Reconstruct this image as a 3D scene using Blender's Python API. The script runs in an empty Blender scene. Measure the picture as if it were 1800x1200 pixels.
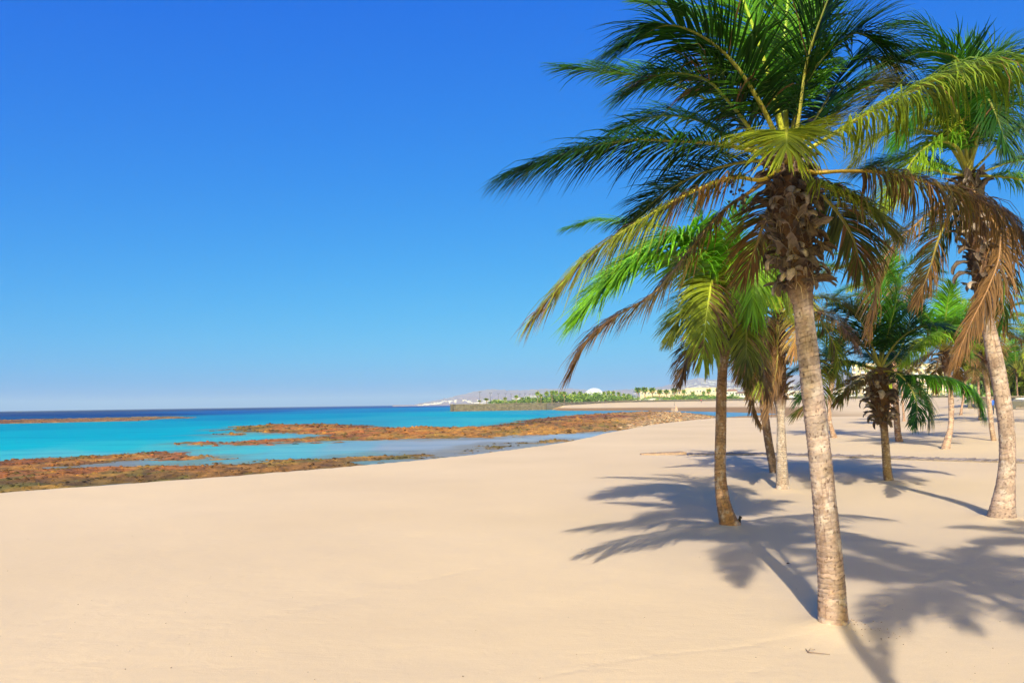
import bpy, math, random
import numpy as np
from mathutils import Matrix, Vector

C = bpy.context.scene
COL = C.collection
random.seed(7)
RNG = np.random.default_rng(11)

# ------------------------------------------------------------------ camera
F = 1413.0                      # focal length in photo pixels (1800 wide)
CAM = np.array([0.0, 0.0, 2.5])
PITCH = math.atan(108.6 / F)
ROLL = math.atan(0.0149)
Xa = np.array([1.0, 0, 0])
FW = np.array([0, math.cos(PITCH), math.sin(PITCH)])
U0 = np.array([0, -math.sin(PITCH), math.cos(PITCH)])
RT = math.cos(ROLL) * Xa - math.sin(ROLL) * U0
UP = math.sin(ROLL) * Xa + math.cos(ROLL) * U0
cd = bpy.data.cameras.new('camera')
cd.sensor_width = 36.0
cd.lens = 36.0 * F / 1800.0
cd.clip_start = 0.05
cd.clip_end = 40000
cam = bpy.data.objects.new('camera', cd)
COL.objects.link(cam)
cam.matrix_world = Matrix([[RT[0], UP[0], -FW[0], CAM[0]], [RT[1], UP[1], -FW[1], CAM[1]],
                           [RT[2], UP[2], -FW[2], CAM[2]], [0, 0, 0, 1]])
C.camera = cam

# ------------------------------------------------------------------ light
SUN_EL = math.radians(33.0)
SUN_HX, SUN_HY = -0.165, -0.986          # horizontal direction towards the sun
w = bpy.data.worlds.new('World')
C.world = w
w.use_nodes = True
nt = w.node_tree
bg = nt.nodes['Background']
sky = nt.nodes.new('ShaderNodeTexSky')
sky.sky_type = 'NISHITA'
sky.sun_disc = False
sky.sun_elevation = SUN_EL
sky.sun_rotation = math.atan2(SUN_HX, SUN_HY)
sky.altitude = 1200
sky.air_density = 1.0
sky.dust_density = 3.5
sky.ozone_density = 6.0
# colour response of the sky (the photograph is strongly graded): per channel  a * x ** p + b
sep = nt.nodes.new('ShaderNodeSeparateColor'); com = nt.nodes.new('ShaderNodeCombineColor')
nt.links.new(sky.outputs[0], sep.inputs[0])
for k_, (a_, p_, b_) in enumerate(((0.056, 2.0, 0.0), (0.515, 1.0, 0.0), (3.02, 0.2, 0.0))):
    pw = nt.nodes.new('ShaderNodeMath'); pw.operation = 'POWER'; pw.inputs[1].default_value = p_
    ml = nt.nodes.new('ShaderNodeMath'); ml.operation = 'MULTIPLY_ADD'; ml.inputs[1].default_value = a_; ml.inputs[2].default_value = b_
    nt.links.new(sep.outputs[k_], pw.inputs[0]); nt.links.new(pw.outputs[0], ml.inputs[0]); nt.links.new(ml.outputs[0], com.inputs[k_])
    if k_ < 2:   # extra warm glow added round the sun behind the camera, to lighten the shadows
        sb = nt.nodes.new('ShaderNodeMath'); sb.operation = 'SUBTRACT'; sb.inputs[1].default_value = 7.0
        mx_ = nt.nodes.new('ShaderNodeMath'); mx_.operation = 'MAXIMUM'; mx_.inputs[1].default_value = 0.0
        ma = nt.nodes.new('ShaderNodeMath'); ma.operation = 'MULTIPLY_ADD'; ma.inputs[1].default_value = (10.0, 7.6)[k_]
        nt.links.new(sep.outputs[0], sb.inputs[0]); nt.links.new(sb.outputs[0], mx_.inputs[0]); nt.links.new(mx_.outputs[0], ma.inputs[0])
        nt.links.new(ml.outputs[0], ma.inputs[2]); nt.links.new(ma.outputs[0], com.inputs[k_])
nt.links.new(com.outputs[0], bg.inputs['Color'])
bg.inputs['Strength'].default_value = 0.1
sd = bpy.data.lights.new('sun', 'SUN')
sd.energy = 3.15
sd.angle = math.radians(0.55)
sd.color = (1.0, 0.93, 0.82)
so = bpy.data.objects.new('sun', sd)
COL.objects.link(so)
so.location = (0, 0, 50)
so.rotation_euler = Vector((SUN_HX * math.cos(SUN_EL), SUN_HY * math.cos(SUN_EL), math.sin(SUN_EL))).to_track_quat('Z', 'Y').to_euler()
C.view_settings.view_transform = 'Standard'
C.view_settings.look = 'None'
C.view_settings.exposure = 1.05
C.view_settings.gamma = 1.0
C.view_settings.use_curve_mapping = False
C.cycles.transparent_max_bounces = 8
C.cycles.max_bounces = 6

# ------------------------------------------------------------------ helpers
def ray(px, py):
    d = (px - 900) / F * RT + (600 - py) / F * UP + FW
    return d

def P(px, py, y):
    """point seen at a photo pixel, at forward distance y"""
    d = ray(px, py)
    return CAM + d * (y / d[1])

def G(px, py, z=0.0):
    d = ray(px, py)
    return CAM + d * ((z - CAM[2]) / d[2])

def azr(p):
    return math.atan2(p[0], p[1]), math.hypot(p[0], p[1])

def az_of(px):
    d = ray(px, 708.6 - 0.0149 * (px - 900))
    return math.atan2(d[0], d[1])

def hash01(ix, iy, iz, seed=0):
    h = (ix.astype(np.int64) * 374761393 + iy.astype(np.int64) * 668265263 + iz.astype(np.int64) * 2147483647 + seed * 1274126177) & 0xffffffff
    h = ((h ^ (h >> 13)) * 1274126177) & 0xffffffff
    h = (h ^ (h >> 16)) & 0xffffffff
    return h / 4294967295.0

def vnoise(x, y, z=None, seed=0):
    x = np.asarray(x, float); y = np.asarray(y, float)
    z = np.zeros_like(x) if z is None else np.asarray(z, float)
    ix, iy, iz = np.floor(x), np.floor(y), np.floor(z)
    fx, fy, fz = x - ix, y - iy, z - iz
    fx = fx * fx * (3 - 2 * fx); fy = fy * fy * (3 - 2 * fy); fz = fz * fz * (3 - 2 * fz)
    r = 0
    for a in (0, 1):
        for b in (0, 1):
            for c in (0, 1):
                wgt = (fx if a else 1 - fx) * (fy if b else 1 - fy) * (fz if c else 1 - fz)
                r = r + wgt * hash01(ix + a, iy + b, iz + c, seed)
    return r

def fbm(x, y, z=None, oct=4, seed=0):
    s = 0; a = 0.5; t = 0
    for k in range(oct):
        s = s + a * vnoise(x, y, z, seed + k * 7); t += a
        x = x * 2.03; y = y * 2.03
        if z is not None: z = z * 2.03
        a *= 0.5
    return s / t

def link(name, me, parent=None, mat=None):
    o = bpy.data.objects.new(name, me)
    COL.objects.link(o)
    if parent is not None: o.parent = parent
    if mat is not None and me is not None and not me.materials: me.materials.append(mat)
    return o

def tag(o, label=None, cat=None, group=None, kind=None):
    if label: o['label'] = label
    if cat: o['category'] = cat
    if group: o['group'] = group
    if kind: o['kind'] = kind
    return o

def empty(name, loc, label=None, cat=None, group=None):
    o = bpy.data.objects.new(name, None)
    o.empty_display_size = 0.2
    o.location = tuple(loc)
    COL.objects.link(o)
    return tag(o, label, cat, group)

def mesh_np(name, V, Q, col=None, smooth=True, mat=None):
    """V (n,3); Q (m,3|4) ; col (n,3) vertex colour"""
    V = np.ascontiguousarray(V, dtype=np.float32); Q = np.ascontiguousarray(Q, dtype=np.int32)
    me = bpy.data.meshes.new(name)
    k = Q.shape[1]
    me.vertices.add(len(V)); me.vertices.foreach_set('co', V.ravel())
    me.loops.add(Q.size); me.loops.foreach_set('vertex_index', Q.ravel())
    me.polygons.add(len(Q))
    me.polygons.foreach_set('loop_start', np.arange(0, Q.size, k, dtype=np.int32))
    me.polygons.foreach_set('use_smooth', np.full(len(Q), smooth))
    me.update(calc_edges=True)
    if col is not None:
        a = me.color_attributes.new('col', 'FLOAT_COLOR', 'POINT')
        c4 = np.ones((len(V), 4), np.float32); c4[:, :3] = col
        a.data.foreach_set('color', c4.ravel())
    if mat: me.materials.append(mat)
    return me

class MB:
    """collects polygons for one mesh"""
    def __init__(s): s.v = []; s.f = []; s.c = []
    def add(s, vs, fs, c=(1, 1, 1)):
        o = len(s.v)
        s.v += [tuple(float(q) for q in p) for p in vs]; s.f += [tuple(i + o for i in f) for f in fs]; s.c += [c] * len(vs)
    def box(s, x0, x1, y0, y1, z0, z1, c=(1, 1, 1)):
        vs = [(x, y, z) for z in (z0, z1) for y in (y0, y1) for x in (x0, x1)]
        s.add(vs, [(0, 2, 3, 1), (4, 5, 7, 6), (0, 1, 5, 4), (2, 6, 7, 3), (0, 4, 6, 2), (1, 3, 7, 5)], c)
    def tube(s, pts, rs, n=8, c=(1, 1, 1), cap=True):
        pts = [np.array(p, float) for p in pts]
        o = []
        for i, p in enumerate(pts):
            t = pts[min(i + 1, len(pts) - 1)] - pts[max(i - 1, 0)]
            t /= np.linalg.norm(t) + 1e-9
            a = np.cross(t, (0.3, 0.9, 0.2) if abs(t[1]) < 0.8 else (1, 0, 0)); a /= np.linalg.norm(a)
            b = np.cross(t, a)
            for k in range(n):
                th = 2 * math.pi * k / n
                o.append(p + rs[i] * (a * math.cos(th) + b * math.sin(th)))
        fs = [(i * n + k, i * n + (k + 1) % n, (i + 1) * n + (k + 1) % n, (i + 1) * n + k) for i in range(len(pts) - 1) for k in range(n)]
        if cap: fs += [tuple(range(n))[::-1], tuple(range((len(pts) - 1) * n, len(pts) * n))]
        s.add(o, fs, c)
    def mesh(s, name, mat=None, smooth=False):
        me = bpy.data.meshes.new(name)
        me.from_pydata(s.v, [], s.f)
        me.update()
        a = me.color_attributes.new('col', 'FLOAT_COLOR', 'POINT')
        for i, c in enumerate(s.c): a.data[i].color = (c[0], c[1], c[2], 1)
        if smooth: me.polygons.foreach_set('use_smooth', [True] * len(me.polygons))
        if mat: me.materials.append(mat)
        return me

def cr(pts, n):
    """Catmull-Rom resample by arc length"""
    p = np.array(pts, float)
    p = np.vstack([2 * p[0] - p[1], p, 2 * p[-1] - p[-2]])
    out = []
    for i in range(1, len(p) - 2):
        t = np.linspace(0, 1, 16, endpoint=False)[:, None]
        a, b, c, d = p[i - 1], p[i], p[i + 1], p[i + 2]
        out.append(0.5 * ((2 * b) + (-a + c) * t + (2 * a - 5 * b + 4 * c - d) * t ** 2 + (-a + 3 * b - 3 * c + d) * t ** 3))
    out = np.vstack(out + [p[-2][None]])
    L = np.concatenate([[0], np.cumsum(np.linalg.norm(np.diff(out[:, :3], axis=0), axis=1))])
    s = np.linspace(0, L[-1], n)
    return np.stack([np.interp(s, L, out[:, k]) for k in range(p.shape[1])], 1), L[-1]

# ------------------------------------------------------------------ materials
def new_mat(name):
    m = bpy.data.materials.new(name); m.use_nodes = True
    t = m.node_tree
    return m, t, t.nodes['Principled BSDF']

def nd(t, kind, **kw):
    n = t.nodes.new(kind)
    for k, v in kw.items():
        if k in n.inputs.keys(): n.inputs[k].default_value = v
        else: setattr(n, k, v)
    return n

def noise(t, scale, detail=4, rough=0.55, vec=None, dist=0.0):
    n = nd(t, 'ShaderNodeTexNoise', Scale=scale, Detail=detail, Roughness=rough, Distortion=dist)
    if vec is not None: t.links.new(vec, n.inputs['Vector'])
    return n

def ramp(t, fac, stops):
    r = t.nodes.new('ShaderNodeValToRGB')
    e = r.color_ramp.elements
    while len(e) > 1: e.remove(e[-1])
    e[0].position = stops[0][0]; e[0].color = (*stops[0][1], 1)
    for p, c in stops[1:]:
        q = e.new(p); q.color = (*c, 1)
    t.links.new(fac, r.inputs[0])
    return r

def mixc(t, a, b, fac, mode='MIX'):
    n = t.nodes.new('ShaderNodeMix'); n.data_type = 'RGBA'; n.blend_type = mode
    for sock, val in ((n.inputs[0], fac), (n.inputs[6], a), (n.inputs[7], b)):
        if isinstance(val, (int, float)): sock.default_value = val
        elif isinstance(val, tuple): sock.default_value = (*val, 1)
        else: t.links.new(val, sock)
    return n.outputs[2]

def bump(t, h, strength, dist, b, prev=None):
    n = nd(t, 'ShaderNodeBump', Strength=strength, Distance=dist)
    t.links.new(h, n.inputs['Height'])
    if prev is not None: t.links.new(prev.outputs[0], n.inputs['Normal'])
    t.links.new(n.outputs[0], b.inputs['Normal'])
    return n

def attr_mat(name, rough=0.8, spec=0.2, nscale=20, namp=0.35, bscale=30, bstr=0.5, bdist=0.02):
    m, t, b = new_mat(name)
    a = nd(t, 'ShaderNodeAttribute', attribute_name='col')
    tc = t.nodes.new('ShaderNodeTexCoord')
    n = noise(t, nscale, 5, 0.6, tc.outputs['Object'])
    r = ramp(t, n.outputs[0], [(0.25, (1 - namp,) * 3), (0.75, (1 + namp * 0.6,) * 3)])
    t.links.new(mixc(t, a.outputs[0], r.outputs[0], 1.0, 'MULTIPLY'), b.inputs['Base Color'])
    b.inputs['Roughness'].default_value = rough
    b.inputs['Specular IOR Level'].default_value = spec
    if bstr > 0:
        n2 = noise(t, bscale, 5, 0.65, tc.outputs['Object'])
        bump(t, n2.outputs[0], bstr, bdist, b)
    return m

def plain_mat(name, c, rough=0.7, spec=0.3, nscale=3, namp=0.15, metal=0.0):
    m, t, b = new_mat(name)
    tc = t.nodes.new('ShaderNodeTexCoord')
    n = noise(t, nscale, 5, 0.6, tc.outputs['Object'])
    r = ramp(t, n.outputs[0], [(0.3, tuple(q * (1 - namp) for q in c)), (0.7, tuple(min(1, q * (1 + namp)) for q in c))])
    t.links.new(r.outputs[0], b.inputs['Base Color'])
    b.inputs['Roughness'].default_value = rough; b.inputs['Specular IOR Level'].default_value = spec
    b.inputs['Metallic'].default_value = metal
    return m

def leaf_mat(name, trans=0.32):
    m, t, b = new_mat(name)
    a = nd(t, 'ShaderNodeAttribute', attribute_name='col')
    b.inputs['Roughness'].default_value = 0.42
    b.inputs['Specular IOR Level'].default_value = 0.22
    t.links.new(a.outputs[0], b.inputs['Base Color'])
    tr = t.nodes.new('ShaderNodeBsdfTranslucent')
    t.links.new(mixc(t, a.outputs[0], (1.0, 1.25, 0.5), 0.8, 'MULTIPLY'), tr.inputs['Color'])
    mx = t.nodes.new('ShaderNodeMixShader'); mx.inputs[0].default_value = trans
    t.links.new(b.outputs[0], mx.inputs[1]); t.links.new(tr.outputs[0], mx.inputs[2])
    t.links.new(mx.outputs[0], t.nodes['Material Output'].inputs['Surface'])
    return m

TRACKS = [(30, 1105, 1000, 880, .16), (0, 1020, 800, 900, .10), (900, 1190, 1800, 1060, .12), (700, 1030, 1240, 900, .2), (1300, 1200, 1750, 960, .12)]
def sand_mat():
    m, t, b = new_mat('sand')
    a = nd(t, 'ShaderNodeAttribute', attribute_name='col')     # natural wetness / seaweed tint of the shore
    geo = t.nodes.new('ShaderNodeNewGeometry')
    pos = geo.outputs['Position']
    n1 = noise(t, 0.12, 4, 0.5, pos)
    r1 = ramp(t, n1.outputs[0], [(0.3, (0.93, 0.92, 0.91)), (0.7, (1.05, 1.05, 1.05))])
    n2 = noise(t, 90, 3, 0.7, pos)
    r2 = ramp(t, n2.outputs[0], [(0.3, (0.93, 0.92, 0.9)), (0.7, (1.05, 1.05, 1.06))])
    c = mixc(t, a.outputs[0], r1.outputs[0], 1.0, 'MULTIPLY')
    c = mixc(t, c, r2.outputs[0], 1.0, 'MULTIPLY')
    # scattered dark grit
    v = nd(t, 'ShaderNodeTexVoronoi', Scale=3.0); t.links.new(pos, v.inputs['Vector'])
    rv = ramp(t, v.outputs['Distance'], [(0.0, (0.7, 0.64, 0.58)), (0.018, (1, 1, 1))])
    c = mixc(t, c, rv.outputs[0], 0.7, 'MULTIPLY')
    t.links.new(c, b.inputs['Base Color'])
    b.inputs['Roughness'].default_value = 0.95
    b.inputs['Specular IOR Level'].default_value = 0.1
    # wind ripples, broad trampling, grain
    mp = t.nodes.new('ShaderNodeMapping'); mp.inputs['Rotation'].default_value = (0, 0, 0.5); mp.inputs['Scale'].default_value = (1, 2.6, 1)
    t.links.new(pos, mp.inputs['Vector'])
    wv = noise(t, 3.2, 3, 0.5, mp.outputs[0], 0.6)
    tr = noise(t, 2.0, 3, 0.6, pos, 0.8)
    msk = noise(t, 0.25, 2, 0.5, pos)
    mr = nd(t, 'ShaderNodeMapRange'); mr.inputs[1].default_value = 0.42; mr.inputs[2].default_value = 0.68
    t.links.new(msk.outputs[0], mr.inputs[0])
    mu = nd(t, 'ShaderNodeMath', operation='MULTIPLY'); t.links.new(mr.outputs[0], mu.inputs[0])
    foot = nd(t, 'ShaderNodeTexVoronoi', Scale=4.5); foot.feature = 'SMOOTH_F1'; t.links.new(pos, foot.inputs['Vector'])
    t.links.new(foot.outputs['Distance'], mu.inputs[1])
    b0 = bump(t, mu.outputs[0], 0.16, 0.03, b)
    b1 = bump(t, wv.outputs[0], 0.10, 0.04, b, b0)
    b2 = bump(t, tr.outputs[0], 0.12, 0.05, b, b1)
    for (ax, ay, bx, by, wd) in TRACKS:
        A, B = G(ax, ay), G(bx, by); ang = math.atan2(B[1] - A[1], B[0] - A[0]); ca_, sa_ = math.cos(ang), math.sin(ang)
        wob = noise(t, 0.5, 3, 0.6, pos)
        dp = nd(t, 'ShaderNodeVectorMath', operation='DOT_PRODUCT'); t.links.new(pos, dp.inputs[0]); dp.inputs[1].default_value = (-sa_, ca_, 0)
        m1 = nd(t, 'ShaderNodeMath', operation='MULTIPLY_ADD'); t.links.new(wob.outputs[0], m1.inputs[0]); m1.inputs[1].default_value = 0.9; t.links.new(dp.outputs['Value'], m1.inputs[2])
        m2 = nd(t, 'ShaderNodeMath', operation='SUBTRACT'); t.links.new(m1.outputs[0], m2.inputs[0]); m2.inputs[1].default_value = -sa_ * A[0] + ca_ * A[1] + .45
        m3 = nd(t, 'ShaderNodeMath', operation='ABSOLUTE'); t.links.new(m2.outputs[0], m3.inputs[0])
        mr2 = nd(t, 'ShaderNodeMapRange'); mr2.inputs[1].default_value = 0.0; mr2.inputs[2].default_value = wd; mr2.inputs[3].default_value = 1.0; mr2.inputs[4].default_value = 0.0; mr2.interpolation_type = 'SMOOTHSTEP'
        t.links.new(m3.outputs[0], mr2.inputs[0])
        br0 = noise(t, 1.1, 4, 0.7, pos); br = ramp(t, br0.outputs[0], [(0.42, (0, 0, 0)), (0.62, (1, 1, 1))])
        m4 = nd(t, 'ShaderNodeMath', operation='MULTIPLY'); t.links.new(mr2.outputs[0], m4.inputs[0]); t.links.new(br.outputs[0], m4.inputs[1])
        b2 = bump(t, m4.outputs[0], 0.14, -0.04, b, b2)
    g = noise(t, 55, 4, 0.7, pos)
    bump(t, g.outputs[0], 0.25, 0.008, b, b2)
    return m

def water_mat():
    m, t, b = new_mat('water')
    a = nd(t, 'ShaderNodeAttribute', attribute_name='col')
    geo = t.nodes.new('ShaderNodeNewGeometry'); pos = geo.outputs['Position']
    mp = t.nodes.new('ShaderNodeMapping'); mp.inputs['Scale'].default_value = (0.35, 1.2, 1); t.links.new(pos, mp.inputs['Vector'])
    n = noise(t, 0.18, 8, 0.75, mp.outputs[0], 0.5)
    r = ramp(t, n.outputs[0], [(0.3, (0.66, 0.80, 0.88)), (0.5, (1.0, 1.0, 1.0)), (0.72, (1.3, 1.12, 1.06))])
    c = mixc(t, a.outputs[0], r.outputs[0], 1.0, 'MULTIPLY')
    df = t.nodes.new('ShaderNodeBsdfDiffuse'); t.links.new(c, df.inputs[0])
    gl = t.nodes.new('ShaderNodeBsdfGlossy'); gl.inputs['Roughness'].default_value = 0.12; gl.inputs[0].default_value = (0.9, 0.95, 1, 1)
    mx = t.nodes.new('ShaderNodeMixShader'); mx.inputs[0].default_value = 0.05
    nb = noise(t, 1.6, 5, 0.7, mp.outputs[0])
    bp = nd(t, 'ShaderNodeBump', Strength=0.9, Distance=0.16); t.links.new(nb.outputs[0], bp.inputs['Height'])
    t.links.new(bp.outputs[0], gl.inputs['Normal']); t.links.new(bp.outputs[0], df.inputs['Normal'])
    t.links.new(df.outputs[0], mx.inputs[1]); t.links.new(gl.outputs[0], mx.inputs[2])
    t.links.new(mx.outputs[0], t.nodes['Material Output'].inputs['Surface'])
    t.nodes.remove(b)
    return m

M_SAND = sand_mat()
M_WATER = water_mat()
M_LEAF = leaf_mat('palm_leaf')
M_STALK = attr_mat('palm_stalk', 0.5, 0.35, 9, 0.25, 40, 0.2, 0.004)
M_TRUNK = attr_mat('palm_trunk', 0.85, 0.15, 26, 0.30, 60, 0.6, 0.006)
M_SHEATH = attr_mat('dry_sheath', 0.8, 0.2, 14, 0.4, 35, 0.7, 0.008)
M_ROCK = attr_mat('reef_rock', 0.85, 0.2, 2.2, 0.5, 5, 0.9, 0.10)
M_STONE = attr_mat('stone', 0.85, 0.2, 3.0, 0.35, 9, 0.8, 0.04)
M_FAR = attr_mat('far_foliage', 0.8, 0.15, 1.5, 0.3, 3, 0.0, 0.1)
M_PLANK = attr_mat('weathered_plank', 0.85, 0.15, 8, 0.3, 30, 0.5, 0.006)
M_PAINT = attr_mat('painted_wall', 0.85, 0.15, 0.6, 0.10, 4, 0.1, 0.02)
M_DARKMETAL = plain_mat('dark_metal', (0.06, 0.065, 0.07), 0.5, 0.4)
M_GLASS = plain_mat('window_glass', (0.10, 0.14, 0.18), 0.15, 0.6)

# ------------------------------------------------------------------ terrain
# crest of the beach: photo pixels where the dry sand ends
crest = [(-250, 884), (0, 866), (200, 851.5), (400, 837.5), (600, 821), (750, 807.5), (830, 799), (900, 790), (960, 782.5), (1000, 776),
         (1040, 768), (1060, 762), (1100, 755), (1150, 746), (1200, 740), (1250, 735.5), (1300, 731.5), (1345, 729), (1400, 726)]
ca = []; cl = []
for px, py in crest:
    a, r = azr(G(px, py, 0)); ca.append(a); cl.append(math.log(r))
ca = [-math.pi, -2.4, -2.1, -math.pi / 2, -math.pi / 3] + ca
cl = [math.log(q) for q in (900, 600, 120, 45, 31)] + cl
A_END = az_of(1440)
ca.append(A_END); cl.append(math.log(150))
ca.append(az_of(1500)); cl.append(math.log(900))
ca.append(math.pi); cl.append(math.log(900))
ca = np.array(ca); cl = np.array(cl)
A795, A960, A1060, A1500, A1600, A1690 = (az_of(q) for q in (795, 960, 1060, 1500, 1600, 1690))
MOUNDS = []

def sst(a, b, x):
    t = np.clip((x - a) / (b - a), 0, 1)
    return t * t * (3 - 2 * t)

def terrain(x, y):
    x = np.asarray(x, float); y = np.asarray(y, float)
    az = np.arctan2(x, y); r = np.hypot(x, y) + 1e-6
    dc = np.exp(np.interp(az, ca, cl))
    # near beach, seaward drop behind the crest (gentler towards the rubble)
    L = np.interp(az, [az_of(700), az_of(1000), az_of(1150), az_of(1400)], [4.0, 6.0, 22.0, 30.0])
    drop = sst(0, 1, (r - dc) / L)
    lm = 1 - sst(az_of(650), az_of(950), az)
    near = -1.35 * drop + lm * 0.08 * (sst(-6, 0, r - dc) - sst(-14, -4, r - dc))
    # far beach beyond the lagoon, up to the sea wall
    wl = np.interp(az, [A795, A960, az_of(1150), az_of(1345), az_of(1400), A_END, az_of(1500)], [372, 362, 300, 205, 180, 160, 150])
    zb = np.interp(r, [0, 1], [0, 1]) * 0
    far = -1.35 + (2.2 + 1.35) * np.clip((r - (wl - 40)) / (405 - (wl - 40)), 0, 1)
    farmask = sst(A795, A795 + 0.001, az)
    # pier: no beach in front of it, its platform starts at the wall
    pier = np.where(az < A960, 1.0, 0.0)
    far = np.where(pier > 0, np.where(r > 372, 2.2, -1.35), far)
    tz = sst(A960, A960 + 0.03, az)
    far = np.where(az < A960 + 0.03, far * tz + np.where(r > 372, 2.2, -1.35) * (1 - tz), far)
    far = np.where(r > 405, 2.2, far)
    far = np.where(farmask > 0.5, far, -1.35)
    # right hand side: dry sand all the way
    hi = np.interp(az, [A1600, A1690], [0, 1])
    right = (1 - hi) * np.interp(r, [0, 110, 405], [0, 0, 2.2]) + hi * np.interp(r, [0, 40, 125, 300], [0, 0, 0.9, 2.2])
    mixr = sst(az_of(1400), az_of(1500), az)
    left = np.maximum(near, far)
    z = np.where(az > 1.2, right, left * (1 - mixr) + right * mixr)
    sandy = sst(2.5, 0, np.maximum(r - dc, 0))
    z = z + sandy * (0.055 * (fbm(x * 0.16 + 9, y * 0.16, oct=3, seed=3) - 0.5) * np.clip(r / 12, 0, 1) + 0.025 * (fbm(x * 1.1, y * 1.1, oct=3, seed=5) - 0.5))
    for mx, my, mr, mh in MOUNDS:
        z = z + mh * np.exp(-((x - mx) ** 2 + (y - my) ** 2) / (mr * mr))
    return z

def GT(px, py):
    """where the ray through a photo pixel meets the terrain"""
    d = ray(px, py)
    t = np.exp(np.linspace(math.log(2), math.log(600), 3000))
    pts = CAM[None] + d[None] * t[:, None]
    h = terrain(pts[:, 0], pts[:, 1])
    k = np.argmax(pts[:, 2] < h)
    p = pts[k].copy(); p[2] = h[k]
    return p

SEA = -0.8
def polar_grid(az, rr):
    A, R = np.meshgrid(az, rr, indexing='ij')
    return R * np.sin(A), R * np.cos(A), A, R

def grid_quads(na, nr, wrap=False):
    i = np.arange(na if wrap else na - 1)[:, None]; j = np.arange(nr - 1)[None]
    i2 = (i + 1) % na
    return np.stack([i * nr + j, i2 * nr + j, i2 * nr + j + 1, i * nr + j + 1], -1).reshape(-1, 4)

def rbf(X, Y, ctrl, sharp=2.6):
    """colour field interpolated between surveyed spots: (photo px, py, z) -> colour"""
    az = np.arctan2(X, Y); lr = np.log(np.hypot(X, Y))
    num = np.zeros(X.shape + (3,)); den = np.zeros(X.shape)
    for px, py, z, c in ctrl:
        a, r = azr(G(px, py, z))
        d2 = ((az - a) * 3.2) ** 2 + ((lr - math.log(r)) * 1.25) ** 2 + 1e-4
        wt = d2 ** -sharp
        num += wt[..., None] * np.array(c); den += wt
    return num / den[..., None]

def lin(r, g, b, k=1.0):
    def f(c):
        c /= 255.0
        return c / 12.92 if c <= 0.04045 else ((c + 0.055) / 1.055) ** 2.4
    return (f(r) * k, f(g) * k, f(b) * k)

# ---- palm trunk definitions come first because sand piles up at their feet
TR = {  # base pixel, then trunk pixels with widths, depth drift in metres at the top
 'main': [(1466, 1104, 58), (1465, 1092, 52), (1464, 1080, 49), (1460, 1000, 44), (1450, 890, 40), (1440, 790, 38.5), (1428, 690, 37), (1418, 600, 35), (1412, 540, 34), (1406, 505, 46), (1398, 440, 58), (1390, 370, 62), (1386, 310, 52), (1385, 268, 30)],
 'second': [(1283, 926, 40), (1279, 912, 31), (1271, 880, 24), (1266, 830, 20), (1267, 760, 19), (1268, 700, 18), (1270, 650, 17), (1271, 620, 24), (1273, 585, 26), (1274, 545, 18)],
 'leaning': [(1362, 833, 17), (1358, 815, 15), (1350, 770, 14), (1341, 700, 13), (1335, 645, 13), (1331, 600, 16), (1328, 545, 12)],
 'shaggy': [(1376, 862, 25), (1375, 845, 21), (1374, 800, 18), (1373, 750, 14), (1372, 722, 15), (1371, 700, 22), (1369, 640, 24), (1367, 590, 24), (1366, 545, 15)],
 'tall': [(1761, 913, 47), (1763, 890, 39), (1768, 850, 30), (1771, 800, 26), (1768, 740, 26), (1757, 670, 26), (1745, 610, 25), (1736, 565, 22), (1729, 520, 28), (1720, 450, 30), (1711, 380, 31), (1705, 335, 27), (1702, 300, 15)],
 'low': [(1563, 846, 17), (1560, 830, 15), (1557, 790, 13.5), (1554, 752, 13), (1551, 735, 18), (1548, 712, 30), (1546, 690, 32), (1546, 668, 26), (1547, 645, 14)],
 'back': [(1581, 776, 13), (1578, 760, 11), (1575, 710, 10), (1572, 650, 9), (1567, 590, 9), (1563, 545, 13), (1561, 520, 8)],
 'curved': [(1662, 789, 15), (1665, 775, 12), (1671, 750, 9), (1672, 710, 9), (1668, 670, 9), (1663, 640, 15), (1660, 612, 9)],
 'slim': [(1747, 774, 9), (1743, 750, 8), (1738, 700, 8), (1733, 660, 9), (1728, 620, 11), (1725, 590, 7)],
 'hidden': [(1466, 769, 12), (1462, 755, 8), (1458, 735, 7), (1459, 700, 7), (1463, 665, 9), (1466, 640, 6)],
}
BASE = {}
for k, pts in TR.items():
    BASE[k] = GT(pts[0][0], pts[0][1])
for k, mr, mh in (('main', 0.42, 0.085), ('second', 0.5, 0.07), ('tall', 0.6, 0.08), ('shaggy', 0.5, 0.07), ('leaning', 0.5, 0.06), ('low', 0.5, 0.05)):
    MOUNDS.append((BASE[k][0], BASE[k][1], mr, mh))

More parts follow.
